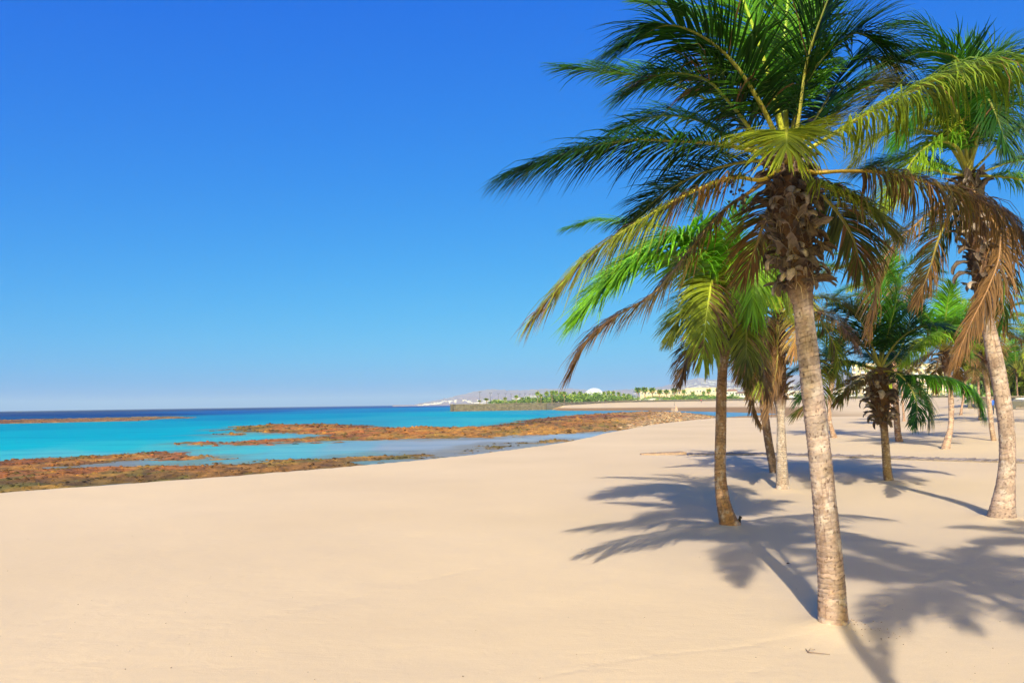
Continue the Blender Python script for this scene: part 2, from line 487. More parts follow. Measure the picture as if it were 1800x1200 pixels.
def build_sand():
    az = np.concatenate([np.radians(np.arange(-180, -42, 2.0)), np.radians(np.arange(-42, 42, 0.12)), np.radians(np.arange(42, 180, 2.0))])
    rr = np.exp(np.linspace(math.log(0.8), math.log(900), 430))
    X, Y, A, R = polar_grid(az, rr)
    Z = terrain(X, Y)
    Z = np.where((R > 560) & (Z < 2.1), -1.35, Z)
    base = np.array((0.60, 0.468, 0.305))
    col = np.ones(X.shape + (3,)) * base
    n = fbm(X * 0.35, Y * 0.35, oct=3, seed=21)
    # wet and weed covered ground at the waterline
    wetc = np.array((0.27, 0.17, 0.085))
    wet = sst(-0.22, -0.5, Z + 0.25 * (n - 0.5))
    wet = np.where((R > 120) & (A < az_of(1540)), sst(0.35, -0.1, Z + 0.35 * (fbm(X * .05, Y * .02, oct=2, seed=4) - 0.5)), wet)
    col = col * (1 - wet[..., None]) + wetc * wet[..., None]
    # paler, cleaner far beach; land behind the wall
    fb = ((R > 405) * 1.0)[..., None]
    col = col * (1 - fb) + np.array((0.34, 0.29, 0.2)) * fb
    V = np.stack([X, Y, Z], -1).reshape(-1, 3); cc = col.reshape(-1, 3)
    Q = grid_quads(len(az), len(rr), True)
    V = np.vstack([V, [[0, 0, float(terrain(0.01, 0.01))]]]); cc = np.vstack([cc, [base]])
    nr = len(rr); na = len(az); i = np.arange(na)
    # centre fan as degenerate-free quads (two wedges each)
    i = np.arange(0, na - 1, 2)
    Q2 = np.stack([np.full(len(i), len(V) - 1), ((i + 2) % na) * nr, (i + 1) * nr, i * nr], 1)
    me = mesh_np('sand', V, np.vstack([Q, Q2[:, ::-1]]), cc, True, M_SAND)
    tag(link('sand', me), 'smooth pale golden beach sand sloping to the rocky shore', kind='structure')

WK = 0.62
def build_water():
    az = np.concatenate([np.radians(np.arange(-180, -42, 3.0)), np.radians(np.arange(-42, 42, 0.16)), np.radians(np.arange(42, 180, 3.0))])
    rr = np.exp(np.linspace(math.log(12), math.log(16000), 560))
    X, Y, A, R = polar_grid(az, rr)
    c = lambda r, g, b: tuple(np.array(lin(r, g, b)) * (.56, .645, .575))
    T = [(-200, 723.8, c(0, 38, 108)), (0, 724, c(0, 38, 108)), (0, 730, c(2, 62, 140)), (0, 735, c(8, 82, 152)), (200, 722, c(0, 42, 112)), (200, 729, c(2, 66, 146)), (350, 720, c(0, 54, 130)), (420, 724, c(0, 98, 185)),
         (600, 716, c(0, 72, 160)), (700, 714.5, c(0, 76, 166)), (600, 722, c(0, 140, 205)), (700, 720, c(0, 138, 206)), (780, 713, c(0, 100, 190)), (780, 718, c(0, 140, 208)),
         (0, 752, c(0, 165, 208)), (0, 765, c(0, 180, 218)), (0, 785, c(10, 190, 222)), (0, 800, c(75, 200, 224)), (-200, 770, c(0, 175, 215)),
         (150, 745, c(5, 170, 208)), (150, 765, c(0, 180, 218)), (200, 785, c(45, 196, 222)), (100, 800, c(100, 202, 224)), (300, 745, c(0, 168, 212)), (300, 765, c(0, 182, 220)), (300, 785, c(75, 200, 222)),
         (400, 735, c(0, 150, 205)), (380, 755, c(0, 182, 220)), (550, 732, c(10, 158, 208)), (700, 735, c(50, 172, 212)), (620, 741, c(60, 165, 205)), (780, 740, c(60, 180, 215)),
         (450, 766, c(80, 195, 222)), (560, 765, c(110, 185, 215)), (420, 790, c(90, 198, 220)), (520, 785, c(110, 195, 220)), (500, 800, c(110, 195, 220)), (620, 785, c(140, 185, 215)), (700, 785, c(165, 180, 208)), (600, 798, c(130, 190, 215)),
         (780, 780, c(172, 182, 208)), (850, 775, c(176, 184, 210)), (950, 770, c(178, 190, 216)), (1030, 765, c(168, 192, 224)), (800, 795, c(170, 175, 198)),
         (330, 806, c(120, 185, 205)), (180, 815, c(150, 165, 190)), (60, 845, c(150, 160, 180)), (60, 862, c(150, 165, 190)), (400, 835, c(165, 170, 185)),
         (820, 728, c(20, 178, 215)), (900, 730, c(20, 175, 215)), (850, 738, c(70, 190, 215)), (960, 726, c(60, 175, 215)), (1000, 727, c(90, 170, 212)), (1100, 724, c(105, 165, 208)), (1200, 723, c(100, 160, 208)), (1300, 722, c(130, 175, 220)),
         (900, 742, c(60, 185, 215))]
    col = rbf(X, Y, [(a, b, SEA, q) for a, b, q in T], 2.4)
    near = (R > 24) & (R < 420) & (A > -.8) & (A < .5)
    wx = X + 4 * (fbm(X * .2, Y * .12, oct=4, seed=90) - .5); wy = Y + 9 * (fbm(X * .2, Y * .12, oct=4, seed=91) - .5)
    sdm = np.full(X.shape, -1e3)
    for _, _, polys in REEFS:
        for pl in polys:
            wp = [tuple(G(px, py, SEA + .08)[:2]) for px, py in pl]
            sdm[near] = np.maximum(sdm[near], sdist(wx[near], wy[near], wp))
    pat = fbm(X * .5, Y * .22, oct=4, seed=92)
    k = (sst(-5.5, .5, sdm + 7 * (pat - .5)) * .42)[..., None]
    col = col * (1 - k) + np.array((.16, .13, .06)) * k
    V = np.stack([X, Y, np.full_like(X, SEA)], -1).reshape(-1, 3)
    me = mesh_np('sea_water', V, grid_quads(len(az), len(rr), True), col.reshape(-1, 3), True, M_WATER)
    tag(link('sea_water', me), 'clear turquoise shallow sea turning deep blue at the horizon', kind='structure')

REEFS = [
 ('rock_reef', 'rust brown weedy rock shelf along the foot of the sand', [
  [(-260, 828), (0, 812), (60, 806), (160, 800), (240, 795.5), (300, 791), (322, 794), (318, 797), (280, 800), (240, 806), (180, 811), (125, 817), (110, 821), (180, 818.5), (250, 815), (330, 814), (420, 813), (520, 806.5), (600, 803), (660, 800), (700, 797), (745, 795), (742, 802), (700, 808), (640, 814), (600, 820), (500, 829), (400, 837), (200, 853), (0, 869), (-260, 893)],
  [(292, 801.5), (340, 798.5), (390, 801), (388, 804), (330, 806), (295, 805)],
  [(815, 794), (840, 787), (870, 781), (910, 776), (960, 773.5), (1005, 771.5), (1012, 773.5), (930, 779), (890, 786), (840, 793)]]),
 ('rock_reef', 'long orange brown rock spit running out into the lagoon', [
  [(322, 779), (345, 777), (400, 776), (480, 772), (540, 768), (600, 764), (700, 760), (760, 757), (760, 768), (700, 770), (620, 771), (560, 774), (500, 777), (400, 780.5), (330, 781.5)],
  [(405, 755), (440, 749), (480, 746), (520, 746), (560, 744.5), (600, 746), (640, 749.5), (700, 752), (740, 750), (800, 751.5), (850, 748.5), (900, 744), (950, 736.5), (1000, 731), (1060, 727.5), (1120, 725.5), (1190, 725), (1230, 728), (1245, 733), (1200, 739), (1130, 748), (1050, 757), (960, 762.5), (900, 764.5), (850, 768), (760, 769.5), (700, 766), (600, 763.5), (500, 760.5), (440, 757)],
  [(385, 762), (400, 761), (425, 761.5), (420, 763), (392, 763.4)]]),
 ('rock_reef', 'low brown rock bar far out between turquoise and dark blue sea', [
  [(-300, 743), (0, 738), (80, 736.6), (150, 735.2), (200, 733.5), (300, 731.6), (330, 733), (328, 734.6), (280, 735.4), (230, 739), (100, 742), (0, 743.8), (-300, 750)]]),
]

def sdist(X, Y, poly):
    p = np.array(poly); q = np.roll(p, -1, 0)
    d = np.full(X.shape, 1e9); ins = np.zeros(X.shape, bool)
    for (x0, y0), (x1, y1) in zip(p, q):
        ex, ey = x1 - x0, y1 - y0
        t = np.clip(((X - x0) * ex + (Y - y0) * ey) / (ex * ex + ey * ey + 1e-9), 0, 1)
        d = np.minimum(d, np.hypot(X - x0 - t * ex, Y - y0 - t * ey))
        c = ((y0 > Y) != (y1 > Y)) & (X < (x1 - x0) * (Y - y0) / (y1 - y0 + 1e-12) + x0)
        ins ^= c
    return np.where(ins, d, -d)

RC = [  # rock colours
 (0, 815, -.7, (.30, .13, .045)), (0, 835, -.7, (.36, .16, .055)), (0, 858, -.7, (.16, .12, .045)), (150, 806, -.7, (.34, .17, .05)), (150, 830, -.7, (.42, .19, .06)), (150, 848, -.7, (.20, .15, .05)),
 (300, 795, -.7, (.42, .18, .07)), (300, 825, -.7, (.36, .17, .05)), (300, 838, -.7, (.22, .15, .05)), (420, 822, -.7, (.30, .18, .055)), (520, 815, -.7, (.28, .17, .055)), (640, 806, -.7, (.26, .17, .06)), (730, 799, -.7, (.24, .17, .065)),
 (880, 782, -.7, (.24, .18, .08)), (980, 774, -.7, (.3, .22, .12)),
 (340, 779, -.7, (.42, .15, .055)), (500, 774, -.7, (.40, .16, .055)), (600, 768, -.7, (.34, .16, .055)),
 (430, 753, -.7, (.22, .17, .03)), (520, 752, -.7, (.42, .18, .05)), (620, 748, -.7, (.26, .11, .05)), (620, 757, -.7, (.46, .19, .055)), (720, 762, -.7, (.44, .21, .05)), (800, 756, -.7, (.42, .22, .055)), (850, 762, -.7, (.46, .26, .06)),
 (920, 745, -.7, (.16, .09, .06)), (930, 758, -.7, (.5, .28, .07)), (1000, 736, -.7, (.2, .09, .055)), (1010, 748, -.7, (.4, .2, .06)), (1060, 735, -.7, (.30, .13, .08)), (1060, 752, -.7, (.36, .24, .09)),
 (1120, 732, -.7, (.42, .26, .14)), (1180, 732, -.7, (.55, .42, .26)), (1140, 742, -.7, (.52, .38, .2)),
 (0, 740, -.6, (.24, .12, .06)), (200, 737, -.6, (.28, .17, .09)), (300, 733, -.6, (.24, .2, .12)), (-200, 745, -.6, (.2, .1, .06)), (150, 740, -.6, (.34, .19, .09))]

def stone_proto(seed):
    r = np.random.default_rng(seed)
    import bmesh
    bm = bmesh.new(); bmesh.ops.create_icosphere(bm, subdivisions=1, radius=1)
    V = np.array([v.co[:] for v in bm.verts]); T = np.array([[v.index for v in f.verts] for f in bm.faces]); bm.free()
    V *= (0.75 + 0.5 * r.random((len(V), 1))); V *= np.array((1, 0.8, 0.6))
    return V, T
STONES = [stone_proto(i) for i in range(6)]

def scatter_stones(name, label, pts, sizes, cols, mat):
    Vs = []; Ts = []; Cs = []; o = 0
    for i, p in enumerate(pts):
        V, T = STONES[i % 6]
        a = RNG.random() * 6.28; ca_, sa = math.cos(a), math.sin(a)
        W = V * sizes[i] * (0.8 + 0.4 * RNG.random(3))
        W = np.stack([W[:, 0] * ca_ - W[:, 1] * sa, W[:, 0] * sa + W[:, 1] * ca_, W[:, 2]], 1) + p
        Vs.append(W); Ts.append(T + o); o += len(W); Cs.append(np.repeat([cols[i]], len(W), 0))
    me = mesh_np(name, np.vstack(Vs), np.vstack(Ts), np.vstack(Cs), False, mat)
    return tag(link(name, me), label, kind='stuff')

def build_reefs():
    for ri, (name, label, polys) in enumerate(REEFS):
        wp = [[tuple(G(px, py, SEA + 0.08)[:2]) for px, py in poly] for poly in polys]
        allp = np.array([q for pl in wp for q in pl])
        a = np.arctan2(allp[:, 0], allp[:, 1]); r = np.hypot(allp[:, 0], allp[:, 1])
        st = (0.09, 0.09, 0.12)[ri]
        az = np.arange(max(a.min(), -0.75) - 0.01, a.max() + 0.01, math.radians(st))
        rr = np.exp(np.arange(math.log(r.min() * 0.95), math.log(r.max() * 1.04), (0.0058, 0.0055, 0.004)[ri]))
        X, Y, A, R = polar_grid(az, rr)
        wx = X + 1.6 * (fbm(X * .25, Y * .25, oct=3, seed=40) - .5) * 2; wy = Y + 3.0 * (fbm(X * .22, Y * .22, oct=3, seed=41) - .5) * 2
        sdm = np.full(X.shape, -1e9)
        for pl in wp: sdm = np.maximum(sdm, sdist(wx, wy, pl))
        n1 = fbm(X * 0.9, Y * 0.9, oct=5, seed=50); n2 = fbm(X * .16, Y * .10, oct=3, seed=51); rid = 1 - np.abs(2 * fbm(X * .6, Y * .45, oct=4, seed=52) - 1)
        edge = np.clip(sdm / 2.0, -1, 1)
        amp = (0.62, 0.95, 1.2)[ri]
        Z = SEA + 0.10 * edge + 0.05 * np.clip(sdm / 8, 0, 1) + amp * (0.36 * (n1 - .5) + 0.30 * (n2 - .52) + 0.32 * (rid - .72))
        if ri == 1:
            # the weathered ridge on the seaward side and the stony head
            Z += 0.35 * sst(az_of(860), az_of(1010), A) * np.clip(sdm / 6, 0, 1)
        Z = np.where(sdm < -3, SEA - 0.5, Z)
        Z = np.maximum(Z, SEA - 0.25)
        col = rbf(X, Y, RC, 2.2)
        pa = fbm(X * .7, Y * .35, oct=3, seed=60)[..., None]; pb = fbm(X * 2.2, Y * 1.4, oct=3, seed=61)[..., None]; pc = fbm(X * .3, Y * .2, oct=3, seed=64)[..., None]
        col = col * np.array((.9, .72, .6)) * (0.30 + 1.25 * pb)
        weed = sst(.55, .66, pa) * 0.6
        col = col * (1 - weed) + np.array((.13, .13, .03)) * weed
        och = sst(.56, .64, pc) * 0.5
        col = col * (1 - och) + np.array((.5, .27, .05)) * och
        dk = sst(.62, .72, fbm(X * 1.1 + 7, Y * .6, oct=3, seed=66))[..., None] * .6
        col = col * (1 - dk) + np.array((.07, .045, .03)) * dk
        low = sst(SEA + 0.10, SEA - 0.02, Z)[..., None]
        col = col * (1 - .45 * low) + np.array((.10, .10, .035)) * .45 * low
        keep = (sdm > -3.0)
        Q = grid_quads(len(az), len(rr))
        kf = keep.ravel()
        qk = kf[Q].all(1) & ((Z.ravel()[Q] > SEA - 0.12).any(1))
        Q = Q[qk]
        used = np.unique(Q); mp = np.full(kf.size, -1); mp[used] = np.arange(len(used))
        V = np.stack([X, Y, Z], -1).reshape(-1, 3)[used]
        me = mesh_np(name, V, mp[Q], col.reshape(-1, 3)[used], True, M_ROCK)
        tag(link(name, me), label, kind='structure')
        # loose rocks lying on it
        cnt = (2600, 2600, 450)[ri]
        zz = Z.ravel(); cand = np.where(kf & (zz > SEA - 0.05) & (sdm.ravel() > -1.5))[0]
        pr = R.ravel()[cand] ** 1.0; pr = pr / pr.sum()
        pick = RNG.choice(cand, cnt, p=pr)
        base = np.stack([X.ravel()[pick], Y.ravel()[pick], zz[pick]], 1)
        rpk = R.ravel()[pick]
        sz = (0.05 + 0.13 * RNG.random(cnt) ** 2.5) * np.clip(rpk / 60, .8, 2.2)
        cc = col.reshape(-1, 3)[pick] * (0.2 + 0.7 * RNG.random((cnt, 1)))
        scatter_stones('reef_stones', ('loose brown stones strewn over the near rock shelf', 'loose dark and tan stones strewn over the rock spit', 'loose dark stones on the far rock bar')[ri], base, sz, cc, M_STONE)

build_sand()
build_water()
build_reefs()

# pale rubble at the landward end of the spit
def build_rubble():
    pts = []; sz = []; cs = []
    poly = [tuple(G(px, py, -0.2)[:2]) for px, py in [(1090, 735), (1130, 727), (1170, 723.5), (1200, 724), (1240, 728), (1275, 731.5), (1260, 734), (1215, 738), (1150, 743), (1110, 746), (1080, 745)]]
    p = np.array(poly); lo, hi = p.min(0), p.max(0)
    while len(pts) < 2400:
        x, y = lo + (hi - lo) * RNG.random(2)
        if sdist(np.array([x]), np.array([y]), poly)[0] < 0: continue
        px_ = 900 + F * x / y
        h = float(terrain(x, y))
        core = math.exp(-((px_ - 1175) / 45) ** 2)
        zt = max(h, SEA + 0.1) + 0.6 * core * RNG.random()
        pts.append((x, y, zt)); sz.append(0.12 + 0.32 * RNG.random() ** 2)
        t = RNG.random(); cs.append(np.array((.50, .35, .21)) * (0.35 + .6 * RNG.random()) if t < .7 else np.array((.30, .17, .09)))
    scatter_stones('rubble', 'pale tan rubble heaped where the rock spit meets the sand', np.array(pts), sz, cs, M_STONE)
build_rubble()

def boulder(px, py, wpx, hpx, label, c, seed, pointy):
    b = GT(px, py)
    d = b[1]
    b[2] = max(b[2], SEA)
    sx = wpx * d / F / 2; sz = hpx * d / F
    V, T = STONES[seed % 6]
    import bmesh
    bm = bmesh.new(); bmesh.ops.create_icosphere(bm, subdivisions=3, radius=1)
    V = np.array([v.co[:] for v in bm.verts]); T = np.array([[v.index for v in f.verts] for f in bm.faces]); bm.free()
    n = fbm(V[:, 0] * 1.7 + seed * 9, V[:, 1] * 1.7, V[:, 2] * 1.7 + 5, oct=3, seed=seed)
    V = V * (0.75 + 0.5 * n[:, None])
    if pointy: V[:, 0:2] *= (1 - 0.5 * np.clip(V[:, 2:3], 0, 1))
    V = V * np.array((sx, sx * .8, sz))
    V[:, 2] += 0.0
    me = mesh_np('boulder', V, T, np.repeat([c], len(V), 0) * (0.7 + .6 * n[:, None]), False, M_STONE)
    o = link('boulder', me); o.location = tuple(b)
    tag(o, label, 'boulder')
boulder(1184, 722.5, 11, 6, 'low grey brown boulder on the rubble beside a taller pointed one', (.28, .2, .15), 3, False)
boulder(1189, 722.5, 6, 9, 'tall pointed tan boulder standing on the pale rubble', (.5, .32, .22), 8, True)

# ------------------------------------------------------------------ palms
DG = (.014, .058, .005); MG = (.042, .155, .009); LG = (.105, .29, .014); YG = (.25, .31, .018); OL = (.11, .12, .02); BR = (.17, .092, .038); RU = (.27, .13, .05); DB = (.10, .055, .03)  # leaf colours, with shade put into the dark green and sunlight into the lighter

def frond_data(path, nl, Lmax, width, c0, c1, droop=0.55, wind=(-0.30, 0.05), brown=0.12, r0=0.028, start=0.2, nseg=4, lift=0.25, seed=0, spread=1.0, side=None, stalk=None, fold=True):
    """returns rachis and leaflet geometry for one feather leaf"""
    rg = np.random.default_rng(seed + 1000)
    nl = int(nl * 1.65); width = width * .66; droop = droop * .72; Lmax = Lmax * 1.1
    P_, L = cr(path, 44)
    T_ = np.gradient(P_, axis=0); T_ /= np.linalg.norm(T_, axis=1)[:, None] + 1e-9
    o = P_[-1] - P_[0]; o = np.array((o[0], o[1], 0.0))
    if side is None:
        if np.linalg.norm(o) < 0.05 * L: o = np.array((0.3, -1.0, 0))
        o /= np.linalg.norm(o); side = np.cross(o, (0, 0, 1.0))
    side = np.array(side, float)
    S_ = side[None] - (T_ @ side)[:, None] * T_
    S_ /= np.linalg.norm(S_, axis=1)[:, None] + 1e-9
    N_ = np.cross(S_, T_)
    N_ *= np.where(N_[:, 2:3] * 0 + np.mean(N_[:15, 2]) < 0, -1, 1)
    # rachis: keeled tube, 6 sides
    u = np.linspace(0, 1, 44)
    rad = r0 * (1 - u) ** 0.8 + 0.0025
    rad = rad * (1 + 1.3 * np.exp(-u / 0.035))
    k = 7; th = np.arange(k) * 2 * math.pi / k
    RV = (P_[:, None, :] + rad[:, None, None] * (S_[:, None, :] * np.cos(th)[None, :, None] * 1.25 + N_[:, None, :] * np.sin(th)[None, :, None] * 0.7)).reshape(-1, 3)
    i = np.arange(43)[:, None]; j = np.arange(k)[None]
    RQ = np.stack([i * k + j, i * k + (j + 1) % k, (i + 1) * k + (j + 1) % k, (i + 1) * k + j], -1).reshape(-1, 4)
    sc = np.array(stalk if stalk is not None else (.36, .33, .05))
    tipc = np.array(c1) * 1.1
    RCc = np.repeat((sc[None] * (1 - u[:, None]) + tipc[None] * u[:, None]) * (0.9 + .2 * rg.random((44, 1))), k, 0)
    # leaflets
    us = np.linspace(start, 0.995, nl)
    us = np.repeat(us, 2) + rg.normal(0, 0.35 / nl, 2 * nl); us = np.clip(us, start * .95, 1)
    sg = np.tile([1.0, -1.0], nl)
    f = us * 43; i0 = np.clip(f.astype(int), 0, 42); fr = (f - i0)[:, None]
    pp = P_[i0] * (1 - fr) + P_[i0 + 1] * fr; tt = T_[i0] * (1 - fr) + T_[i0 + 1] * fr; ss = S_[i0]; nn = N_[i0]
    v = (us - start) / (1 - start)
    prof = np.interp(v, [0, .08, .3, .6, .85, 1], [.55, .85, 1.0, .95, .72, .5])
    ln = Lmax * prof * rg.uniform(.72, 1.08, 2 * nl)
    al = np.radians(np.interp(v, [0, .3, .7, 1], [68, 54, 36, 10])) * spread + rg.normal(0, .06, 2 * nl) + .10 * np.sin(v * 37 + seed + sg)
    lf = lift * (1 - .6 * v) + rg.normal(0, .10, 2 * nl)
    d = np.cos(al)[:, None] * tt + (np.sin(al) * sg)[:, None] * ss + lf[:, None] * nn
    d /= np.linalg.norm(d, axis=1)[:, None]
    wv = np.cross(d, nn); wv /= np.linalg.norm(wv, axis=1)[:, None]
    g = np.array((wind[0], wind[1], -1.0))
    dr = droop * rg.uniform(.55, 1.45, 2 * nl) * np.interp(v, [0, 1], [1.15, .75])
    kink = rg.random(2 * nl) < brown * .6          # a bent leaflet hangs straight down
    pos = pp.copy(); rows = []
    wpf = np.interp(np.linspace(0, 1, nseg + 1), [0, .15, .45, .8, 1], [.5, .95, 1.0, .6, .06])
    for q in range(nseg + 1):
        hw = (width * .5 * wpf[q] * (0.75 + .25 * prof))[:, None]
        up = np.cross(wv, d); up *= np.where(up[:, 2:3] < 0, -1, 1)
        fo = hw * (.45 if fold else 0)
        rows.append(np.stack([pos + wv * hw - up * fo * .5, pos + up * fo * .5, pos - wv * hw - up * fo * .5], 1))
        pos = pos + d * (ln / nseg)[:, None]
        kf = np.where(kink & (q >= nseg // 2 - 1), 2.5, 1.0)
        d = d + (g[None] * (dr * kf * (0.35 + .65 * q / nseg) * 4 / nseg)[:, None]) + rg.normal(0, .05, d.shape)
        d /= np.linalg.norm(d, axis=1)[:, None]
        wv = wv - (wv * d).sum(1)[:, None] * d; wv /= np.linalg.norm(wv, axis=1)[:, None] + 1e-9
    W = np.stack(rows, 1)                       # n, seg+1, 3, 3
    n = 2 * nl
    LV = W.reshape(-1, 3)
    b = (np.arange(n) * (nseg + 1) * 3)[:, None, None] + (np.arange(nseg) * 3)[None, :, None] + np.arange(2)[None, None, :]
    LQ = np.stack([b, b + 1, b + 4, b + 3], -1).reshape(-1, 4)
    c0 = np.array(c0); c1 = np.array(c1)
    lc = c0[None] * (1 - v[:, None]) + c1[None] * v[:, None]
    lc = lc * rg.uniform(.6, 1.35, (n, 1)) * (.75 + .5 * vnoise(v * 9 + 40 * sg, v * 0 + seed))[:, None]
    cl = vnoise(v * 14 + 3 * sg, v * 0 + seed * 1.7)
    dry = (rg.random(n) * .45 + cl * .75 < brown * 1.05 + .08)[:, None] & (brown > .025)
    lc = np.where(dry, np.array(BR)[None] * rg.uniform(.6, 1.5, (n, 1)), lc)
    tipb = np.array(BR)[None] * rg.uniform(.8, 1.3, (n, 1))
    tt_ = np.interp(np.linspace(0, 1, nseg + 1), [0, .7, 1], [0, 0.02, 1]) * 1.0
    amt = (tt_[None, :] * np.clip(brown * 2.2 + .1, 0, .9) * rg.random((n, 1)))[..., None]
    LC = lc[:, None, :] * (1 - amt) + tipb[:, None, :] * amt
    LC = np.repeat(LC[:, :, None, :], 3, 2)
    LC = LC * np.array([.93, 1.12, .93])[None, None, :, None]
    return (RV, RQ, RCc), (LV, LQ, LC.reshape(-1, 3))

def add_frond(root, origin, path, label=None, **kw):
    R_, Lf = frond_data(path, **kw)
    m1 = mesh_np('frond', R_[0] - origin, R_[1], R_[2], True, M_STALK)
    m2 = mesh_np('leaflets', Lf[0] - origin, Lf[1], Lf[2], True, M_LEAF)
    o = link('frond', m1, root)
    if label: o['label'] = label
    l = link('leaflets', m2, o)
    l['kind'] = 'stuff'
    return o

def rand_path(c, phi, e0, L, bend, twist=0.0, n=9):
    p = np.array(c, float); out = [p.copy()]
    for k in range(n):
        s = (k + .5) / n
        e = e0 - bend * s ** 1.3
        ph = phi + twist * s
        p = p + (L / n) * np.array((math.cos(ph) * math.cos(e), math.sin(ph) * math.cos(e), math.sin(e)))
        out.append(p.copy())
    return out

def px_path(pts, depth, dz0, dz1, dzm=None):
    """photo pixels -> 3d; depth offset eases from dz0 at the base to dz1 at the tip"""
    n = len(pts); out = []
    for i, (a, b) in enumerate(pts):
        t = i / (n - 1)
        dd = dz0 + (dz1 - dz0) * (t ** .8)
        out.append(P(a, b, depth + dd))
    return out

def trunk_mesh(pts, depth, drift, seed, ca_=(.50, .36, .27), cb=(.30, .17, .09), ring=0.07, low_red=0.5, sheath_from=None, nang=64, dens=1.0):
    rg = np.random.default_rng(seed)
    ctr = []
    n = len(pts)
    for i, (px, py, w_) in enumerate(pts):
        yy = depth + drift * (i / (n - 1))
        p = P(px, py, yy) if i else None
        if i == 0: p = P(px, py, yy)
        ctr.append((*p, w_ * .5 * yy / F))
    # reach a little below the sand
    c0 = list(ctr[0]); c0[2] -= 0.18; ctr = [tuple(c0)] + ctr
    L0 = sum(math.dist(ctr[i][:3], ctr[i + 1][:3]) for i in range(len(ctr) - 1))
    nl = int(L0 / (ring / 7.0) * dens)
    S, L = cr(ctr, nl)
    C3, R = S[:, :3], np.maximum(S[:, 3], .02)
    s = np.linspace(0, L, nl)
    T_ = np.gradient(C3, axis=0); T_ /= np.linalg.norm(T_, axis=1)[:, None]
    a = np.cross(T_, (0, 1, 0)); a /= np.linalg.norm(a, axis=1)[:, None]; b = np.cross(T_, a)
    th = np.arange(nang) * 2 * math.pi / nang
    SS, TH = np.meshgrid(s, th, indexing='ij')
    cx, sx = np.cos(TH), np.sin(TH)
    wob = ring * (0.42 * (fbm(cx * 1.1 + seed, sx * 1.1, SS * 2.6, oct=4, seed=seed) - .5) * 2 + .3 * np.sin(TH + seed + SS * .8) + .22 * (fbm(cx * 5, sx * 5, SS * 9, oct=2, seed=seed + 2) - .5))
    warp = SS + wob + .9 * ring * np.interp(SS, s, fbm(s * 4.5, s * 0, oct=3, seed=seed + 3) * 2)
    ph = warp / ring; fr = ph - np.floor(ph); rid = np.floor(ph)
    rr_ = hash01(rid, rid * 0 + seed, rid * 0)
    groove = np.exp(-(np.minimum(fr, 1 - fr) / (.06 + .10 * rr_)) ** 2) * (.35 + .65 * hash01(rid, rid * 0 + 3, rid * 0 + seed))
    nbig = fbm(cx * 2 + 3, sx * 2, SS * 5, oct=4, seed=seed + 9)
    nfine = fbm(cx * 6, sx * 6, SS * 26, oct=3, seed=seed + 12)
    nstr = fbm(cx * 3, sx * 3 + 4, SS * 60, oct=2, seed=seed + 14)
    gs = sst(.30, .62, fbm(cx * 2.4, sx * 2.4, rid * 1.7, oct=2, seed=seed + 20))
    rad = R[:, None] * (1 + .035 * (fr - .5) * (.5 + rr_) - .075 * groove * gs + .05 * (nbig - .5) + .03 * (nfine - .5))
    V = C3[:, None] + rad[..., None] * (a[:, None] * cx[..., None] + b[:, None] * sx[..., None])
    ca_, cb = np.array(ca_), np.array(cb)
    hlow = np.exp(-SS / (0.14 * L))
    mixb = np.clip(low_red * hlow + .5 * (nbig - .45) * 2, 0, 1)[..., None]
    col = ca_ * (1 - mixb) + cb * mixb
    col = col * (0.86 + .35 * (rr_[..., None] - .5)) * (0.8 + .45 * nstr[..., None])
    col = col * (1 - .72 * (groove * gs)[..., None])
    grey = sst(.55, .72, fbm(cx * 1.5 + 8, sx * 1.5, SS * 8, oct=3, seed=seed + 30))[..., None] * .5
    col = col * (1 - grey) + np.array((.56, .49, .43)) * grey
    st_ = sst(.5, .68, fbm(cx * 1.3 + 2, sx * 1.3, SS * 2.2, oct=4, seed=seed + 44))[..., None] * .55
    col = col * (1 - st_) + col * np.array((.62, .55, .52)) * st_
    crk = (sst(.62, .72, fbm(cx * 9, sx * 9, SS * 3.5, oct=3, seed=seed + 47)) * sst(.45, .6, fbm(cx * 2, sx * 2, SS * 3, oct=2, seed=seed + 48)))[..., None] * .6
    col = col * (1 - crk) + np.array((.14, .08, .06)) * crk
    spot = sst(.66, .74, nfine)[..., None] * .8
    col = col * (1 - spot) + np.array((.10, .06, .05)) * spot
    if sheath_from is not None:
        k = sst(sheath_from - .06, sheath_from + .02, SS / L)[..., None]
        col = col * (1 - k) + np.array((.10, .055, .035)) * (.6 + .9 * nfine[..., None]) * k
    Vf = V.reshape(-1, 3)
    i = np.arange(nl - 1)[:, None]; j = np.arange(nang)[None]
    Q = np.stack([i * nang + j, i * nang + (j + 1) % nang, (i + 1) * nang + (j + 1) % nang, (i + 1) * nang + j], -1).reshape(-1, 4)
    return Vf, Q, col.reshape(-1, 3), C3, R, T_, L

